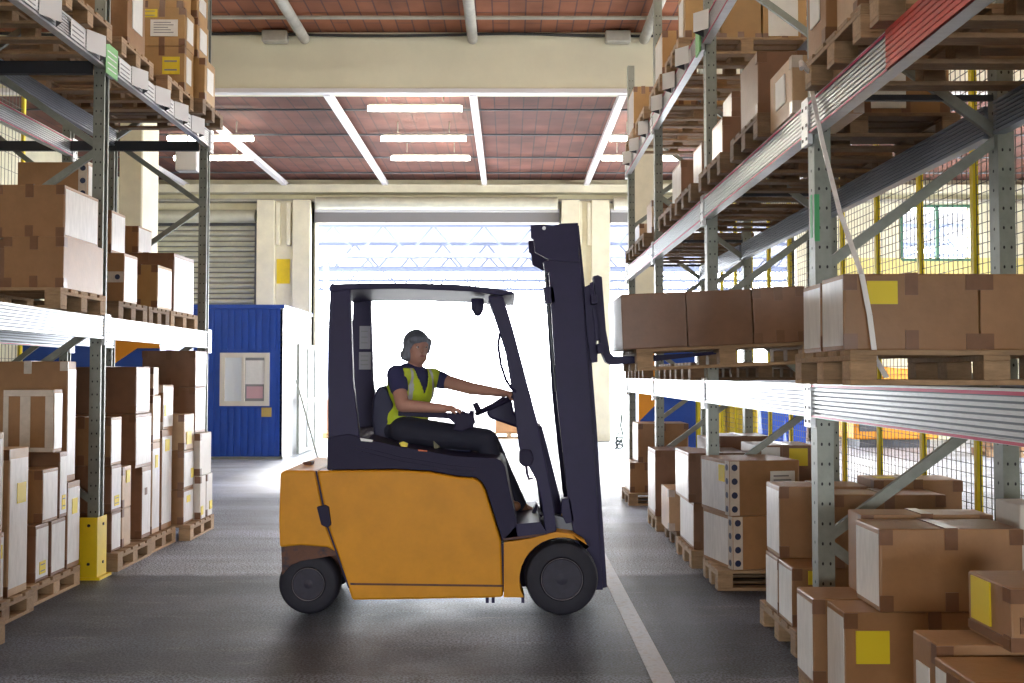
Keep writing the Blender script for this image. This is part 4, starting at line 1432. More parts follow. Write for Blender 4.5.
PX, PZ = 0.84, 1.575
LY0, LY1 = 6.52, 7.34
p = pallet('pallet lifted on the forks beneath the three big boxes', PX + 0.6, LY0, LY1, PZ, group='pallet on the forks')
tilted(p, PX, PZ)
for i, (a, b_, lb) in enumerate(((0.755, 1.180, 'brown box on the lifted pallet, nearest the forklift mast'), (1.184, 1.612, 'brown box in the middle of the lifted pallet'),
                                 (1.620, 1.960, 'brown box with tape patches on the lifted pallet, nearest the rack post'))):
    c = C(lb, a, b_, LY0 + 0.0, LY1 - 0.02, PZ + PT, PZ + PT + (0.365, 0.365, 0.37)[i], 'dark', tape=None if i < 2 else 'h')
    tilted(c, PX, PZ)

# ------------------------------------------------------------------ forklift
FN, FFAR = 6.45, 7.52          # near and far sides of the truck


def pz(poly, Y):
    out = []
    for x, y in poly:
        p = at(x, y, Y)
        out.append((p.x, p.z))
    return out


fk = empty('forklift', (at(430, 600, FN).x, (FN + FFAR) / 2, 0), world_parts=True)
tag(fk, 'orange electric forklift with dark cab frame standing sideways across the aisle', 'forklift')


def fp(name, polypx, y0, y1, m, bevel=0.0, seg=2, smooth=True, Y=None, parent=None, label=None):
    mb = MB()
    mb.prism(pz(polypx, Y if Y else y0), y0, y1)
    o = mb.build(name, m, parent or fk, bevel=bevel, seg=seg, smooth=smooth)
    if bevel and smooth:
        wn_ = o.modifiers.new('weighted', 'WEIGHTED_NORMAL')
        wn_.keep_sharp = True
        wn_.weight = 100
    if parent is not None and parent is not fk:
        o.location = (0, 0, 0)
    if label:
        o['label'] = label
    return o


# main orange side body (battery hood sides) and rear counterweight
fp('battery_cover', [(316.5, 471), (398, 470), (430, 472), (457, 477), (475, 478.5), (481, 483), (485, 490), (501, 541), (503, 597.5), (480, 598.5), (352, 600.5), (348, 588), (337, 553), (327.5, 527)], FN, FFAR, M_TRUCKO, 0.018, 3)
fp('counterweight', [(280, 473), (284, 470.6), (315, 470.6), (326, 527), (335.5, 552), (327, 547.5), (300, 545.5), (279.5, 547.5), (278.6, 520)], FN + 0.004, FFAR - 0.004, M_TRUCKO, 0.018, 3)
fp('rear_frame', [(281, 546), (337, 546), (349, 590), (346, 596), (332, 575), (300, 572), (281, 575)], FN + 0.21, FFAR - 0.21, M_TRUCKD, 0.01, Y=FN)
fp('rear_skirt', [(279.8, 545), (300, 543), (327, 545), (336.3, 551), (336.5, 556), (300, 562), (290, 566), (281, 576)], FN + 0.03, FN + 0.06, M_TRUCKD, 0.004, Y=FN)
fp('chassis', [(349, 540), (512, 545), (512, 593), (352, 597)], FN + 0.03, FFAR - 0.03, M_NAVY, Y=FN)
fp('sill_strip', [(350, 583), (503, 585), (503, 587), (350.5, 585)], FN - 0.004, FN + 0.01, M_TRUCKD, 0.0)
# seam and latch
fp('seam', [(315.3, 471), (316.8, 471), (328.3, 527), (349.5, 588), (348, 588), (326.8, 527)], FN - 0.003, FN + 0.004, M_NAVY, 0.0)
lt = fp('latch', [(316.5, 507), (325, 505), (328.5, 507), (331, 525), (327, 528), (321, 525)], FN - 0.02, FN + 0.01, M_PLAST, 0.006)
# front fender
fend = [(503.8, 597.5), (503.8, 542.5), (530, 538.5), (556, 532), (572, 534), (586, 542.5), (586.5, 548)]
cx_, cy_, rr_ = 562, 580, 42.5
arc = []
for k in range(0, 15):
    t = math.radians(-52 - k * (205 - 52) / 14.0)
    arc.append((cx_ + rr_ * math.cos(t), cy_ + rr_ * math.sin(t)))
arc = [p_ for p_ in arc if p_[1] < 597]
fend2 = fend + arc + [(524, 597.5)]
fp('front_fender', fend2, FN, FN + 0.22, M_TRUCKO, 0.006)
fp('front_fender', fend2, FFAR - 0.22, FFAR, M_TRUCKO, 0.006, Y=FN)
fp('front_frame', [(504, 545), (540, 542), (590, 550), (592, 590), (504, 596)], FN + 0.24, FFAR - 0.24, M_NAVY, Y=FN)
# drip bolts below the body
bb = MB()
for x in (487, 493, 523):
    p_ = at(x, 600, FN)
    bb.box(p_.x - 0.01, p_.x + 0.01, FN + 0.05, FN + 0.08, p_.z - 0.03, p_.z + 0.03)
bb.build('underside_bracket', M_NAVY, fk)


def wheel(name, cxp, cyp, rpx, Yc, width, near=True, rim=20.5, s=1.0, zc=None, xc=None):
    c = at(cxp, cyp, FN)
    R = rpx * FN / FPX
    r1 = rim * FN / FPX
    if xc is not None:
        c.x = xc
    c.z = R
    y0, y1 = Yc - width / 2, Yc + width / 2
    mb = MB()
    if not near:
        y0, y1 = y1, y0
    d = 1 if near else -1
    mb.lathe_y((c.x, 0, c.z), [(r1, y0 + d * 0.015), (r1 * 1.08, y0 + d * 0.004), (R * 0.86, y0), (R * 0.96, y0 + d * 0.012), (R, y0 + d * 0.035), (R, y1 - d * 0.035), (R * 0.96, y1 - d * 0.012), (R * 0.86, y1), (r1, y1 - d * 0.01)], 48)
    t = mb.build(name, M_RUB, fk, smooth=True)
    mb = MB()
    mb.lathe_y((c.x, 0, c.z), [(r1 * 0.98, y0 + d * 0.002), (r1 * 1.0, y0 - d * 0.004), (r1 * 0.94, y0 - d * 0.002), (r1 * 0.88, y0 + d * 0.02), (r1 * 0.45, y0 + d * 0.03), (r1 * 0.40, y0 + d * 0.005), (r1 * 0.12, y0 - d * 0.002), (0.004, y0 - d * 0.004)], 36)
    h = mb.build('rim', M_RIM, t, smooth=True)
    h.location = (0, 0, 0)
    nb = MB()
    for k in range(8):
        a = 2 * math.pi * k / 8
        q = (c.x + r1 * 0.62 * math.cos(a), 0, c.z + r1 * 0.62 * math.sin(a))
        nb.lathe_y(q, [(0.009, y0 + d * 0.032), (0.009, y0 + d * 0.014)], 6)
    h2 = nb.build('wheel_nut', M_STEEL, t)
    h2.location = (0, 0, 0)
    rg = MB()
    pts_ = [(c.x + r1 * math.cos(2 * math.pi * k / 48), y0 - d * 0.004, c.z + r1 * math.sin(2 * math.pi * k / 48)) for k in range(49)]
    rg.tube(pts_, 0.0022, 5, cap=False)
    h3 = rg.build('rim_ring', mat('ring_steel', (0.26, 0.24, 0.26), 0.4, metal=0.6), t)
    h3.location = (0, 0, 0)
    return t


wheel('front_wheel', 562, 580, 36.3, FN + 0.10, 0.19)
wheel('front_wheel', 562, 580, 36.3, FFAR - 0.10, 0.19, near=False)
wheel('rear_wheel', 307, 584, 30.4, FN + 0.12, 0.16, rim=16)
wheel('rear_wheel', 307, 584, 30.4, FFAR - 0.12, 0.16, near=False, rim=16)
# dark cab base / seat deck
fp('seat_deck', [(327, 470), (327.5, 437), (349, 434), (360, 437), (380, 442), (402, 447), (430, 451.5), (455, 456), (485, 457.5), (495, 458), (501, 460.5), (505, 466), (510, 492), (517, 522), (519, 538), (502.3, 540.5), (486, 489), (482, 482), (476, 477.7), (457, 476), (430, 471), (398, 469)], FN + 0.012, FFAR - 0.012, M_PLAST, 0.008, 2)
# ribbed line along the deck
fp('deck_rib', [(352, 447), (354, 445.5), (400, 457), (450, 465.5), (480, 468), (480, 469.5), (450, 467.5), (400, 459.5)], FN + 0.003, FN + 0.02, M_PLAST, 0.0)
fp('deck_rib', [(352, 451), (354, 449.5), (400, 461), (450, 469.5), (476, 472), (476, 473.5), (450, 471.5), (400, 463.5)], FN + 0.003, FN + 0.02, M_PLAST, 0.0)
# step tub
fp('step', [(502, 540.8), (517, 524), (540, 522), (548, 534), (556, 531), (556, 533), (545, 536)], FN + 0.012, FFAR - 0.012, M_NAVY, 0.003)
fp('step_edge', [(503, 538.5), (545, 533.5), (546, 535), (503, 540.5)], FN + 0.004, FN + 0.012, M_TRUCKD, 0.0)
# cab pillars
RPn = [(329.5, 287), (350, 287), (350, 300), (352.5, 380), (358.5, 432), (359, 440), (327.5, 440), (327, 380), (328, 320)]
FPn = [(487.5, 296), (503, 296), (512, 325), (524, 370), (537, 420), (546, 462), (553, 500), (557, 532), (546, 536), (541, 500), (536, 480), (522, 455), (519, 447), (516, 425), (512.5, 396), (505, 350), (495, 318)]
for i, (y0, y1) in enumerate(((FN + 0.02, FN + 0.085), (FFAR - 0.085, FFAR - 0.02))):
    fp('rear_pillar', RPn, y0, y1, M_NAVY, 0.01, Y=FN)
    fp('front_pillar', FPn, y0, y1, M_NAVY, 0.01, Y=FN)
# white printed plates on the far rear pillar
for (px0, py0, px1, py1) in ((359.5, 326, 370.5, 349), (359, 352, 371, 369.5)):
    a = at(px0, py1, FFAR - 0.087)
    b_ = at(px1, py0, FFAR - 0.087)
    q = MB().box(a.x, b_.x, FFAR - 0.089, FFAR - 0.086, a.z, b_.z)
    q.mi = 1
    for k in range(3):
        zz = a.z + (b_.z - a.z) * (0.25 + 0.25 * k)
        q.box(a.x + 0.012, b_.x - 0.02, FFAR - 0.0905, FFAR - 0.089, zz, zz + 0.006)
    q.build('instruction_plate', [mat('plate_grey', (0.30, 0.30, 0.36), 0.5), M_PRINT], fk)
# overhead guard
fp('overhead_guard', [(329, 284), (345, 283.3), (400, 282.6), (455, 284), (490, 287.5), (513, 291.5), (515.5, 294), (500, 295), (470, 291.2), (400, 288.5), (345, 289.5), (329.5, 292)], FN + 0.01, FFAR - 0.01, M_NAVY, 0.008, Y=FN)
gw = MB()
pa = at(500, 299, FN)
gw.bar((pa.x - 0.03, FN + 0.03, pa.z), (pa.x - 0.03, FFAR - 0.03, pa.z), 0.09, 0.045)
gw.build('front_cross_member', M_NAVY, fk)
# rear view mirror hanging under the guard
pm = at(477.5, 307, FN + 0.35)
mb = MB()
mb.prism([(pm.x - 0.045, pm.z + 0.06), (pm.x + 0.045, pm.z + 0.06), (pm.x + 0.042, pm.z - 0.02), (pm.x + 0.015, pm.z - 0.062), (pm.x - 0.015, pm.z - 0.062), (pm.x - 0.04, pm.z - 0.02)], FN + 0.33, FN + 0.40)
mb.build('work_lamp', M_NAVY, fk, bevel=0.012, seg=2, smooth=True)
# pale arrow sticker on the guard
aa = pz([(399, 290.6), (410, 291.6), (412, 295), (424, 296), (421, 292)], FN + 0.4)
# seat
SY0, SY1 = 6.86, 7.26
fp('seat_cushion', [(383, 442), (388, 439), (440, 442), (470, 444), (474, 446), (470, 453), (384, 452)], SY0, SY1, M_SEAT, 0.03, 3, Y=SY0)
fp('seat_back', [(374, 440), (371, 420), (372, 400), (376, 389), (382, 385), (387, 388), (392, 402), (396, 418), (398, 434), (392, 446)], SY0 + 0.02, SY1 - 0.02, M_SEAT, 0.03, 3, Y=SY0)
fp('seat_base', [(376, 446), (468, 448), (466, 460), (378, 458)], SY0 + 0.04, SY1 - 0.04, M_PLAST, 0.01, Y=SY0)
# armrest with joystick pod
ar = fp('armrest', [(446, 416), (452, 412.5), (470, 413), (474, 418), (475, 424), (470, 428), (462, 432), (452, 430), (455, 424)], 6.60, 6.72, M_PLAST, 0.012, 2)
ja = at(462, 414, 6.66)
j = MB()
j.tube([(ja.x, 6.66, ja.z - 0.02), (ja.x + 0.01, 6.66, ja.z + 0.02)], 0.012, 8)
jj = j.build('joystick', M_PLAST, ar)
jj.location = (0, 0, 0)
ja = at(471.5, 417, 6.66)
j = MB()
j.tube([(ja.x, 6.62, ja.z - 0.07), (ja.x + 0.005, 6.62, ja.z + 0.045)], 0.016, 8)
jj = j.build('side_grip', M_PLAST, ar)
jj.location = (0, 0, 0)
fp('armrest_beam', [(398, 411), (454, 413), (454, 419), (398, 416)], 6.71, 6.75, M_PLAST, 0.006)
# steering column and wheel
YC = 7.02
fp('steering_column', [(494, 402), (503, 396), (512, 400), (514, 413), (524, 420), (541, 424), (543, 436), (531, 432), (505, 423), (490, 418), (486, 412)], YC - 0.09, YC + 0.09, M_NAVY, 0.02, 3, Y=YC)
fp('dash_pod', [(524, 418), (545, 420), (556, 470), (558, 532), (541, 532), (533, 470)], FN + 0.2, FFAR - 0.2, M_NAVY, 0.02, 3, Y=YC) if False else None
fp('front_console', [(529, 424), (541, 424), (553, 470), (560, 500), (560, 520), (546, 520), (540, 480)], YC - 0.20, YC + 0.20, M_NAVY, 0.015, 2, Y=YC)
swc = at(497, 404, YC)
nrm = Vector((-0.42, 0, 0.9)).normalized()
u = Vector((0, 1, 0))
v = nrm.cross(u)
pts_ = [swc + (u * math.cos(t) + v * math.sin(t)) * 0.155 for t in [2 * math.pi * k / 36 for k in range(37)]]
sw = MB()
sw.tube(pts_, 0.017, 8, cap=False)
for a in (0.4, 2.5, 4.6):
    sw.tube([swc - nrm * 0.03, swc + (u * math.cos(a) + v * math.sin(a)) * 0.15], 0.012, 6)
sw.tube([swc - nrm * 0.06, swc + nrm * 0.005], 0.035, 14)
kn = swc + v * (0.135 if v.x < 0 else -0.135) - u * 0.07
sw.tube([kn, kn + nrm * 0.075], 0.022, 10)
sw.build('steering_wheel', M_PLAST, fk, smooth=True)
# grab handle on the front pillar (thin bow)
hp = [at(500, 333, FN + 0.02), at(498, 345, FN + 0.02), at(501, 365, FN + 0.02), at(506, 380, FN + 0.02), at(511, 388, FN + 0.02), at(516, 392, FN + 0.02)]
MB().tube(hp, 0.009, 8).build('grab_handle', M_NAVY, fk, smooth=True)
# pedal, hoses at the pillar foot
fp('pedal', [(532, 512), (536, 504), (538, 505), (536, 514), (544, 515), (543, 518), (533, 517)], 6.9, 7.0, M_PLAST, 0.003, Y=6.9)
fp('pillar_box', [(519, 451), (523, 449.5), (531, 450), (534, 459), (531, 466), (524, 467), (519, 463)], FN - 0.01, FN + 0.09, M_PLAST, 0.01)
MB().tube([at(526, 464, FN + 0.05), at(527, 473, FN + 0.05), at(529, 479, FN + 0.05), at(533, 478, FN + 0.05)], 0.010, 8).build('hose', M_PLAST, fk, smooth=True)
# stickers on deck side
for (poly, m_, nm, lb) in (([(399, 443), (403, 441.5), (408, 443.5), (407, 447), (401, 446.5)], M_LABY, 'sticker', 'small yellow sticker'),
                           ([(418, 449.5), (427, 450.5), (427, 451.8), (418, 451)], mat('sticker_orange', (0.75, 0.16, 0.05), 0.5), 'sticker', 'thin orange-red sticker'),
                           ([(360, 438), (373, 440), (372, 442), (361, 441)], M_LABW, 'sticker', 'small white printed sticker')):
    fp(nm, poly, FN + 0.0, FN + 0.013, m_, 0.0, smooth=False, label=lb)
fp('sticker', [(433.5, 441), (440, 447), (434, 449.5)], FN + 0.3, FN + 0.32, mat('sticker_olive', (0.14, 0.12, 0.05), 0.5), 0.0, smooth=False, Y=FN + 0.3)
# small sill lever behind the counterweight
fp('tow_lever', [(289, 468), (299, 467), (299, 470.8), (292, 470.8)], FN + 0.4, FN + 0.5, M_TRUCKD, 0.003, Y=FN)
# ---- mast
mast = MB()
MN, MF = 6.60, 7.37
railA = [(548, 257), (578, 223.5), (583, 262), (594, 400), (607.5, 590), (597, 592), (583, 590), (568, 500), (557, 400)]
fp('mast_rail', [(548, 257), (577, 223.5), (580, 262), (591, 400), (603, 590), (583, 590), (568, 500), (557, 400)], MN, MN + 0.05, M_NAVY, 0.004, Y=MN)
fp('mast_rail', [(548, 257), (577, 223.5), (580, 262), (591, 400), (603, 590), (583, 590), (568, 500), (557, 400)], MF - 0.05, MF, M_NAVY, 0.004, Y=MN)
fp('mast_channel', [(567, 224), (579.5, 224), (590, 330), (597, 420), (608, 589), (598, 591.5), (590, 480), (582, 380)], MN + 0.055, MN + 0.10, M_NAVY, 0.004, Y=MN)
fp('mast_channel', [(567, 224), (579.5, 224), (590, 330), (597, 420), (608, 589), (598, 591.5), (590, 480), (582, 380)], MF - 0.10, MF - 0.055, M_NAVY, 0.004, Y=MN)
fp('mast_head_plate', [(530.5, 225.5), (543, 224.5), (553, 226), (562, 223.5), (578, 223), (579, 262), (560, 262), (546, 258.5), (543, 256.5), (535, 252.5), (533.5, 240), (531, 238)], MN - 0.01, MN + 0.012, M_NAVY, 0.003, Y=MN)
fp('mast_head_plate', [(530.5, 225.5), (543, 224.5), (553, 226), (562, 223.5), (578, 223), (579, 262), (560, 262), (546, 258.5), (543, 256.5), (535, 252.5), (533.5, 240), (531, 238)], MF - 0.012, MF + 0.01, M_NAVY, 0.003, Y=MN)
for i, pp in enumerate(([(548, 230), (574, 230), (575, 242), (549, 243)], [(575, 330), (586, 330), (587, 345), (576, 345)], [(583, 450), (594, 450), (595, 468), (584, 468)], [(590, 572), (602, 572), (603, 588), (591, 588)])):
    fp('mast_crossbar', pp, MN + 0.05, MF - 0.05, M_NAVY, 0.004, Y=MN)
for yy in (MN + 0.17, MF - 0.17):
    a, b_ = at(553, 262, MN), at(584, 560, MN)
    MB().tube([(a.x, yy, a.z), (b_.x, yy, b_.z)], 0.032, 14).build('lift_cylinder', M_NAVY, fk, smooth=True)
    a, b_ = at(568, 232, MN), at(588, 330, MN)
    ch = MB().bar((a.x, yy + 0.07, a.z), (b_.x, yy + 0.07, b_.z), 0.03, 0.008)
    ch.build('lift_chain', M_GALVD, fk)
a, b_ = at(545, 262, MN), at(556, 392, MN)
MB().tube([(a.x, MN + 0.03, a.z), (b_.x, MN + 0.03, b_.z)], 0.007, 6).build('hose', M_GALVD, fk)
fp('hose_bracket', [(543.5, 287), (549, 286.5), (554, 287), (556, 303), (545, 303.5)], MN + 0.0, MN + 0.1, M_NAVY, 0.004, Y=MN)
fp('hose_bracket', [(543, 262), (549, 260), (550, 272), (545, 272)], MN + 0.0, MN + 0.05, M_NAVY, 0.004, Y=MN)
fp('tilt_bracket', [(562, 499), (571, 498), (575, 522), (566, 524), (561, 512)], MN, MN + 0.1, M_NAVY, 0.006, Y=MN)
fp('tilt_cylinder', [(540, 521), (548, 513), (572, 520), (574, 532), (556, 533), (542, 528)], MN + 0.02, MN + 0.10, M_GALVD, 0.01, Y=MN)
bp_ = at(541, 228.5, MN)
pin = MB()
pin.lathe_y((bp_.x + 0.02, 0, bp_.z), [(0.012, MN - 0.02), (0.012, MN - 0.009)], 12)
pin.build('pin', M_STEEL, fk)
# carriage and forks
fp('carriage', [(584, 287), (590, 284), (591, 292), (598, 350), (598, 362), (591, 362), (587, 330)], MN + 0.03, MF - 0.03, M_NAVY, 0.004, Y=MN)
for k, zz in enumerate((0, 1)):
    pp = [(590, 296), (596, 295.5), (597, 304), (591, 305)] if k == 0 else [(596, 344), (602, 343.5), (603, 353), (597, 354)]
    fp('carriage_bar', pp, MN - 0.08, MF + 0.08, M_NAVY, 0.003, Y=MN)
for y0 in (MN + 0.10, MF - 0.22):
    poly = [(593.5, 276), (598, 275), (602, 277), (606, 330), (610, 352), (614, 356.5), (640, 356), (731, 350.5), (731, 352.5), (640, 363), (612, 365), (606, 362), (601, 350), (597, 320)]
    fp('fork', poly, y0, y0 + 0.12, M_NAVY, 0.003, Y=y0)
for i, y0 in enumerate((MN + 0.02, MN + 0.30, MN + 0.55, MF - 0.05)):
    fp('side_shift_bar', [(590, 283), (593.5, 281), (600, 340), (596, 341)], y0, y0 + 0.03, M_NAVY, 0.002, Y=MN)

# ------------------------------------------------------------------ the driver
def uv_sphere(mb, c, r, R=None, nu=18, nv=12):
    c = Vector(c)
    if not hasattr(r, '__len__'):
        r = (r, r, r)
    R = R or Matrix.Identity(3)
    vs_, fs_ = [], []
    vs_.append(c + R @ Vector((0, 0, r[2])))
    for i in range(1, nv):
        ph = math.pi * i / nv
        for k in range(nu):
            t = 2 * math.pi * k / nu
            vs_.append(c + R @ Vector((r[0] * math.sin(ph) * math.cos(t), r[1] * math.sin(ph) * math.sin(t), r[2] * math.cos(ph))))
    vs_.append(c + R @ Vector((0, 0, -r[2])))
    for k in range(nu):
        fs_.append((0, 1 + k, 1 + (k + 1) % nu))
    for i in range(nv - 2):
        for k in range(nu):
            a = 1 + i * nu + k
            b_ = 1 + i * nu + (k + 1) % nu
            fs_.append((a, a + nu, b_ + nu, b_))
    last = len(vs_) - 1
    s = 1 + (nv - 2) * nu
    for k in range(nu):
        fs_.append((last, s + (k + 1) % nu, s + k))
    mb.add(vs_, fs_)


def capsule(mb, p0, r0, p1, r1, n=16):
    p0, p1 = Vector(p0), Vector(p1)
    uv_sphere(mb, p0, r0, nu=n, nv=10)
    uv_sphere(mb, p1, r1, nu=n, nv=10)
    mb.tube([p0, p1], r0, n, True, [r0, r1])


def blob(name, mb, m, parent, voxel=0.008, smooth=6, sf=0.5):
    me = mb.mesh(name + '_src', m)
    o = bpy.data.objects.new(name + '_src', me)
    COL.objects.link(o)
    md = o.modifiers.new('r', 'REMESH')
    md.mode = 'VOXEL'
    md.voxel_size = voxel
    md.adaptivity = 0
    md2 = o.modifiers.new('s', 'SMOOTH')
    md2.factor = sf
    md2.iterations = smooth
    bpy.context.view_layer.update()
    dg = bpy.context.evaluated_depsgraph_get()
    me2 = bpy.data.meshes.new_from_object(o.evaluated_get(dg))
    me2.name = name
    bpy.data.objects.remove(o)
    for p_ in me2.polygons:
        p_.use_smooth = True
    if not me2.materials:
        me2.materials.append(m)
    r = link(name, me2, parent)
    return r


def J(px, py, Y):
    return at(px, py, Y)


hip = J(404, 430, 7.02)
person = empty('person', (hip.x, hip.y, hip.z - 0.12), world_parts=True)
tag(person, 'person in a lime safety vest over a navy shirt sitting at the forklift controls', 'person')
hipN, hipF = J(404, 431, 6.88), J(407, 431, 7.13)
kneeN, kneeF = J(486, 440, 6.80), J(488, 441, 7.16)
ankN, ankF = J(500, 498, 6.86), J(519, 505, 7.12)
chest = J(411, 390, 7.0)
waist = J(406, 418, 7.01)
neck = J(414, 367.5, 6.99)
headc = J(417, 348.5, 6.97)
shN, shF = J(396.5, 375, 6.82), J(433, 378, 7.15)
elN, elF = J(402.5, 405.5, 6.70), J(471, 388.5, 7.05)
wrN, wrF = J(444, 408.5, 6.64), J(503, 393, 6.93)
fwd = Vector((0.74, -0.67, 0.0)).normalized()
sid = Vector((0.67, 0.74, 0)).normalized()
hf = Vector((0.50, -0.86, -0.05)).normalized()
hs = Vector((0.86, 0.50, 0)).normalized()
HR = Matrix((hs, hf, hs.cross(hf))).transposed()


def limbs(mb, k=0.0, which='all'):
    if which in ('all', 'torso'):
        TR = Matrix((sid, -fwd, Vector((0, 0, 1)))).transposed()
        uv_sphere(mb, chest + Vector((0, 0, 0.02)), (0.165 + k, 0.118 + k, 0.165 + k), TR)
        uv_sphere(mb, waist, (0.150 + k, 0.118 + k, 0.13 + k), TR)
        uv_sphere(mb, hip + Vector((0.0, 0, 0.0)), (0.165 + k, 0.12 + k, 0.11 + k), TR)
        capsule(mb, shN, 0.056 + k, shF, 0.056 + k)


mb = MB()
limbs(mb)
capsule(mb, neck - Vector((0, 0, 0.02)), 0.058, headc - Vector((0, 0, 0.06)) - hf * 0.015, 0.052)
# head
uv_sphere(mb, headc + Vector((0, 0, 0.015)), (0.078, 0.092, 0.100), HR)
uv_sphere(mb, headc + hf * 0.022 - Vector((0, 0, 0.045)), (0.064, 0.064, 0.078), HR)
capsule(mb, headc + hf * 0.082 + Vector((0, 0, 0.018)), 0.010, headc + hf * 0.100 - Vector((0, 0, 0.018)), 0.013)
uv_sphere(mb, headc + hf * 0.078 - Vector((0, 0, 0.052)), (0.024, 0.012, 0.010), HR)
uv_sphere(mb, headc + hf * 0.062 - Vector((0, 0, 0.088)), (0.020, 0.018, 0.016), HR)
for s in (-1, 1):
    uv_sphere(mb, headc + hs * (0.073 * s) - Vector((0, 0, 0.01)), (0.010, 0.02, 0.03), HR)
    uv_sphere(mb, headc + hs * (0.032 * s) + hf * 0.074 + Vector((0, 0, 0.028)), (0.024, 0.012, 0.008), HR)
# arms
capsule(mb, shN, 0.055, elN, 0.046)
capsule(mb, elN, 0.046, wrN, 0.030)
capsule(mb, shF, 0.055, elF, 0.044)
capsule(mb, elF, 0.044, wrF, 0.029)
# near hand: palm over the joystick, fingers curled down in front
hN = wrN + Vector((0.055, 0.0, 0.0))
dN = Vector((0.97, -0.05, -0.08)).normalized()
sN = Vector((0.05, 0.99, 0))
capsule(mb, wrN, 0.026, hN - sN * 0.018, 0.020)
capsule(mb, wrN, 0.026, hN + sN * 0.022, 0.019)
capsule(mb, hN - sN * 0.022, 0.018, hN + sN * 0.024, 0.018)
for i, (off, ln) in enumerate(((-0.030, 0.040), (-0.011, 0.047), (0.009, 0.045), (0.028, 0.036))):
    b0 = hN + sN * off + dN * 0.006
    b1 = b0 + dN * ln + Vector((0, 0, -0.004 - 0.003 * i))
    b2_ = b1 + Vector((0.010, 0, -0.030 - 0.002 * (i % 2)))
    capsule(mb, b0, 0.0105, b1, 0.0095, 10)
    capsule(mb, b1, 0.0095, b2_, 0.008, 10)
t0 = wrN + dN * 0.03 - sN * 0.028
t1 = t0 + Vector((0.026, -0.020, -0.012))
t2 = t1 + Vector((0.026, 0.004, -0.016))
capsule(mb, t0, 0.012, t1, 0.0105, 10)
capsule(mb, t1, 0.0105, t2, 0.009, 10)
# far hand gripping the steering wheel rim
gF = J(514, 394.5, 6.90)
capsule(mb, wrF, 0.026, wrF * 0.35 + gF * 0.65, 0.022)
vv = (gF - wrF).normalized()
pw = wrF * 0.35 + gF * 0.65
for i, (off, ln) in enumerate(((-0.030, 0.034), (-0.011, 0.040), (0.009, 0.038), (0.027, 0.030))):
    b0 = pw + Vector((0, off, 0)) + vv * 0.012
    b1 = b0 + vv * ln + Vector((0, 0, 0.004))
    b2_ = b1 + Vector((0.002, 0, -0.028))
    b3 = b2_ + Vector((-0.020, 0, -0.006))
    capsule(mb, b0, 0.0105, b1, 0.0095, 10)
    capsule(mb, b1, 0.0095, b2_, 0.0088, 10)
    capsule(mb, b2_, 0.0088, b3, 0.008, 10)
t0 = pw + Vector((-0.01, -0.028, -0.008))
t1 = t0 + Vector((0.012, -0.016, -0.022))
t2 = t1 + Vector((0.020, 0.004, -0.014))
capsule(mb, t0, 0.012, t1, 0.0105, 10)
capsule(mb, t1, 0.0105, t2, 0.009, 10)
# legs (inside the trousers)
for h_, k_, a_ in ((hipN, kneeN, ankN), (hipF, kneeF, ankF)):
    capsule(mb, h_, 0.070, k_, 0.050)
    capsule(mb, k_, 0.050, a_, 0.034)
    capsule(mb, a_, 0.034, a_ + Vector((0.10, -0.01, -0.045)), 0.024)
body = blob('body', mb, M_SKIN, person, voxel=0.0065, smooth=3)
# features
for s in (-1, 1):
    e = MB()
    ec = headc + hs * (0.031 * s) + hf * 0.079 + Vector((0, 0, 0.012))
    uv_sphere(e, ec, 0.0085, nu=12, nv=8)
    e.mi = 1
    uv_sphere(e, ec + hf * 0.0042, 0.0060, nu=10, nv=8)
    eo = e.build('eye', [M_EYEW, M_EYED], person, smooth=True)
l = MB()
uv_sphere(l, headc + hf * 0.0895 - Vector((0, 0, 0.050)), (0.021, 0.006, 0.0055), HR, 12, 8)
l.build('lips', M_LIP, person, smooth=True)
# hair: short bob swept over the forehead
h = MB()
uv_sphere(h, headc - hf * 0.016 + Vector((0, 0, 0.036)), (0.094, 0.102, 0.100), HR)
uv_sphere(h, headc - hf * 0.045 - Vector((0, 0, 0.010)), (0.086, 0.072, 0.086), HR)
uv_sphere(h, headc + hf * 0.060 + Vector((0, 0, 0.066)) - hs * 0.02, (0.070, 0.036, 0.036), HR)
uv_sphere(h, headc - hf * 0.03 - hs * 0.05 - Vector((0, 0, 0.045)), (0.062, 0.062, 0.050), HR)
for s in (-1, 1):
    if s > 0:
        capsule(h, headc + hs * 0.074 + hf * 0.03 + Vector((0, 0, 0.05)), 0.026, headc + hs * 0.080 - hf * 0.0 - Vector((0, 0, 0.020)), 0.020)
        continue
    capsule(h, headc + hs * (0.074 * s) + hf * 0.022 + Vector((0, 0, 0.05)), 0.026, headc + hs * (0.086 * s) - hf * 0.012 - Vector((0, 0, 0.060)), 0.027)
    capsule(h, headc + hs * (0.086 * s) - hf * 0.02 - Vector((0, 0, 0.060)), 0.027, headc + hs * (0.05 * s) - hf * 0.07 - Vector((0, 0, 0.060)), 0.028)
hair = blob('hair', h, M_HAIR, person, voxel=0.007, smooth=4)
# trousers
mb = MB()
for h_, k_, a_ in ((hipN, kneeN, ankN), (hipF, kneeF, ankF)):
    capsule(mb, h_, 0.105, k_, 0.078)
    capsule(mb, k_, 0.078, a_, 0.056)
TR = Matrix((sid, -fwd, Vector((0, 0, 1)))).transposed()
uv_sphere(mb, hip, (0.19, 0.145, 0.12), TR)
blob('trousers', mb, M_TROUS, person, voxel=0.010, smooth=4)
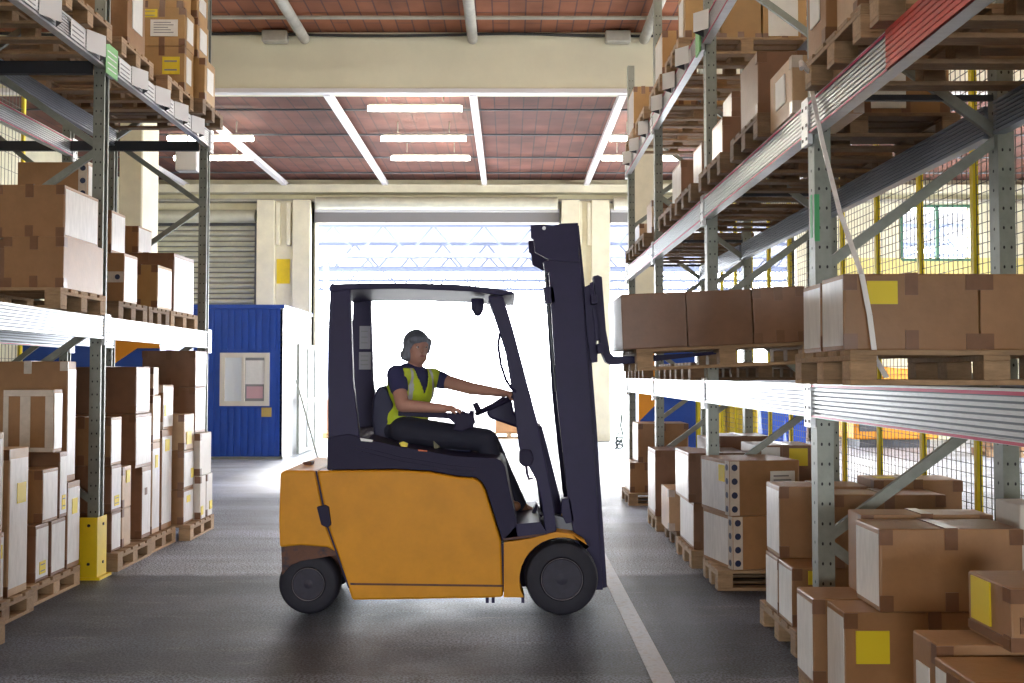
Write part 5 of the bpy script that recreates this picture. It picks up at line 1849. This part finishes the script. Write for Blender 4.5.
# shoes
for a_ in (ankN, ankF):
    mb = MB()
    capsule(mb, a_ + Vector((-0.02, 0, -0.045)), 0.040, a_ + Vector((0.11, -0.01, -0.055)), 0.034)
    capsule(mb, a_ + Vector((0.0, 0, 0.0)), 0.045, a_ + Vector((0.06, 0, -0.04)), 0.036)
    blob('shoe', mb, M_SHOE, person, voxel=0.010, smooth=3)
# shirt with short sleeves
mb = MB()
limbs(mb, 0.012)
capsule(mb, shN, 0.070, shN.lerp(elN, 0.42), 0.064)
capsule(mb, shF, 0.070, shF.lerp(elF, 0.28), 0.060)
capsule(mb, neck - Vector((0, 0, 0.06)), 0.078, neck - Vector((0, 0, 0.015)), 0.064)
blob('shirt', mb, M_SHIRT, person, voxel=0.009, smooth=3)
# vest: a shell round the torso, cut at neck, arm holes and hem
mb = MB()
limbs(mb, 0.026)
vest = blob('vest', mb, M_VEST, person, voxel=0.009, smooth=3)
me = vest.data
me.materials.clear()
me.materials.append(M_VEST)
me.materials.append(M_REFL)
bm = bmesh.new()
bm.from_mesh(me)
kill = []
off_ = Vector((0, 0, 0))
for f in bm.faces:
    c = f.calc_center_median()
    d = c - chest
    s = d.dot(sid)
    fr_ = d.dot(fwd)
    z = c.z
    k_ = False
    ztop = neck.z
    if z < waist.z - 0.035:
        k_ = True
    if z > ztop - 0.005:
        k_ = True
    # armholes
    for sh, sg in ((shN, -1), (shF, 1)):
        if (c - sh).length < 0.086 and (c - sh).dot(sid) * sg > -0.002:
            k_ = True
        if (c - sh).dot(sid) * sg > 0.015:
            k_ = True
    # V neck
    if fr_ > 0 and z > ztop - 0.19 and abs(s) < (z - (ztop - 0.19)) * 0.42:
        k_ = True
    if k_:
        kill.append(f)
    else:
        a_ = abs(s)
        if 0.088 < a_ < 0.118:
            f.material_index = 1
        elif waist.z + 0.02 < z < waist.z + 0.06 and False:
            f.material_index = 1
bmesh.ops.delete(bm, geom=kill, context='FACES')
bm.to_mesh(me)
bm.free()
sol = vest.modifiers.new('thickness', 'SOLIDIFY')
sol.thickness = 0.004

# things standing in the doorway and yard
pallet('pallet carrying a tan crate out in the bright yard', 0.0, 24.5, 25.2, -0.02, group='pallets in the yard')
carton('tan crate on a pallet out in the bright yard, seen behind the steering column', -0.33, 0.33, 24.55, 25.15, 0.13, 0.50, 'mid', tape=None, name='crate')
pallet('pallet carrying a reddish crate just outside beside the cabin door', -4.0, 24.6, 25.3, -0.02, group='pallets in the yard')
carton('reddish crate just outside the doorway beside the cabin door', -4.5, -4.1, 24.65, 25.2, 0.13, 0.95, 'dark', tape=None, name='crate')
rng = random.Random(3)
cpts = [Vector((1.44, 12.7, 1.05)), Vector((1.42, 12.68, 0.9))] + [Vector((1.40 + 0.05 * math.cos(a * 1.7), 12.66 + 0.04 * math.sin(a * 2.3), 0.78 - 0.012 * a + 0.05 * math.sin(a * 1.7))) for a in range(14)]
tag(MB().tube(cpts, 0.012, 6).build('green_cord', mat('cord_green', (0.02, 0.06, 0.05), 0.6)), 'dark green cord hanging in a tangle at the far end of the right rack', 'cord')
clean_flags()
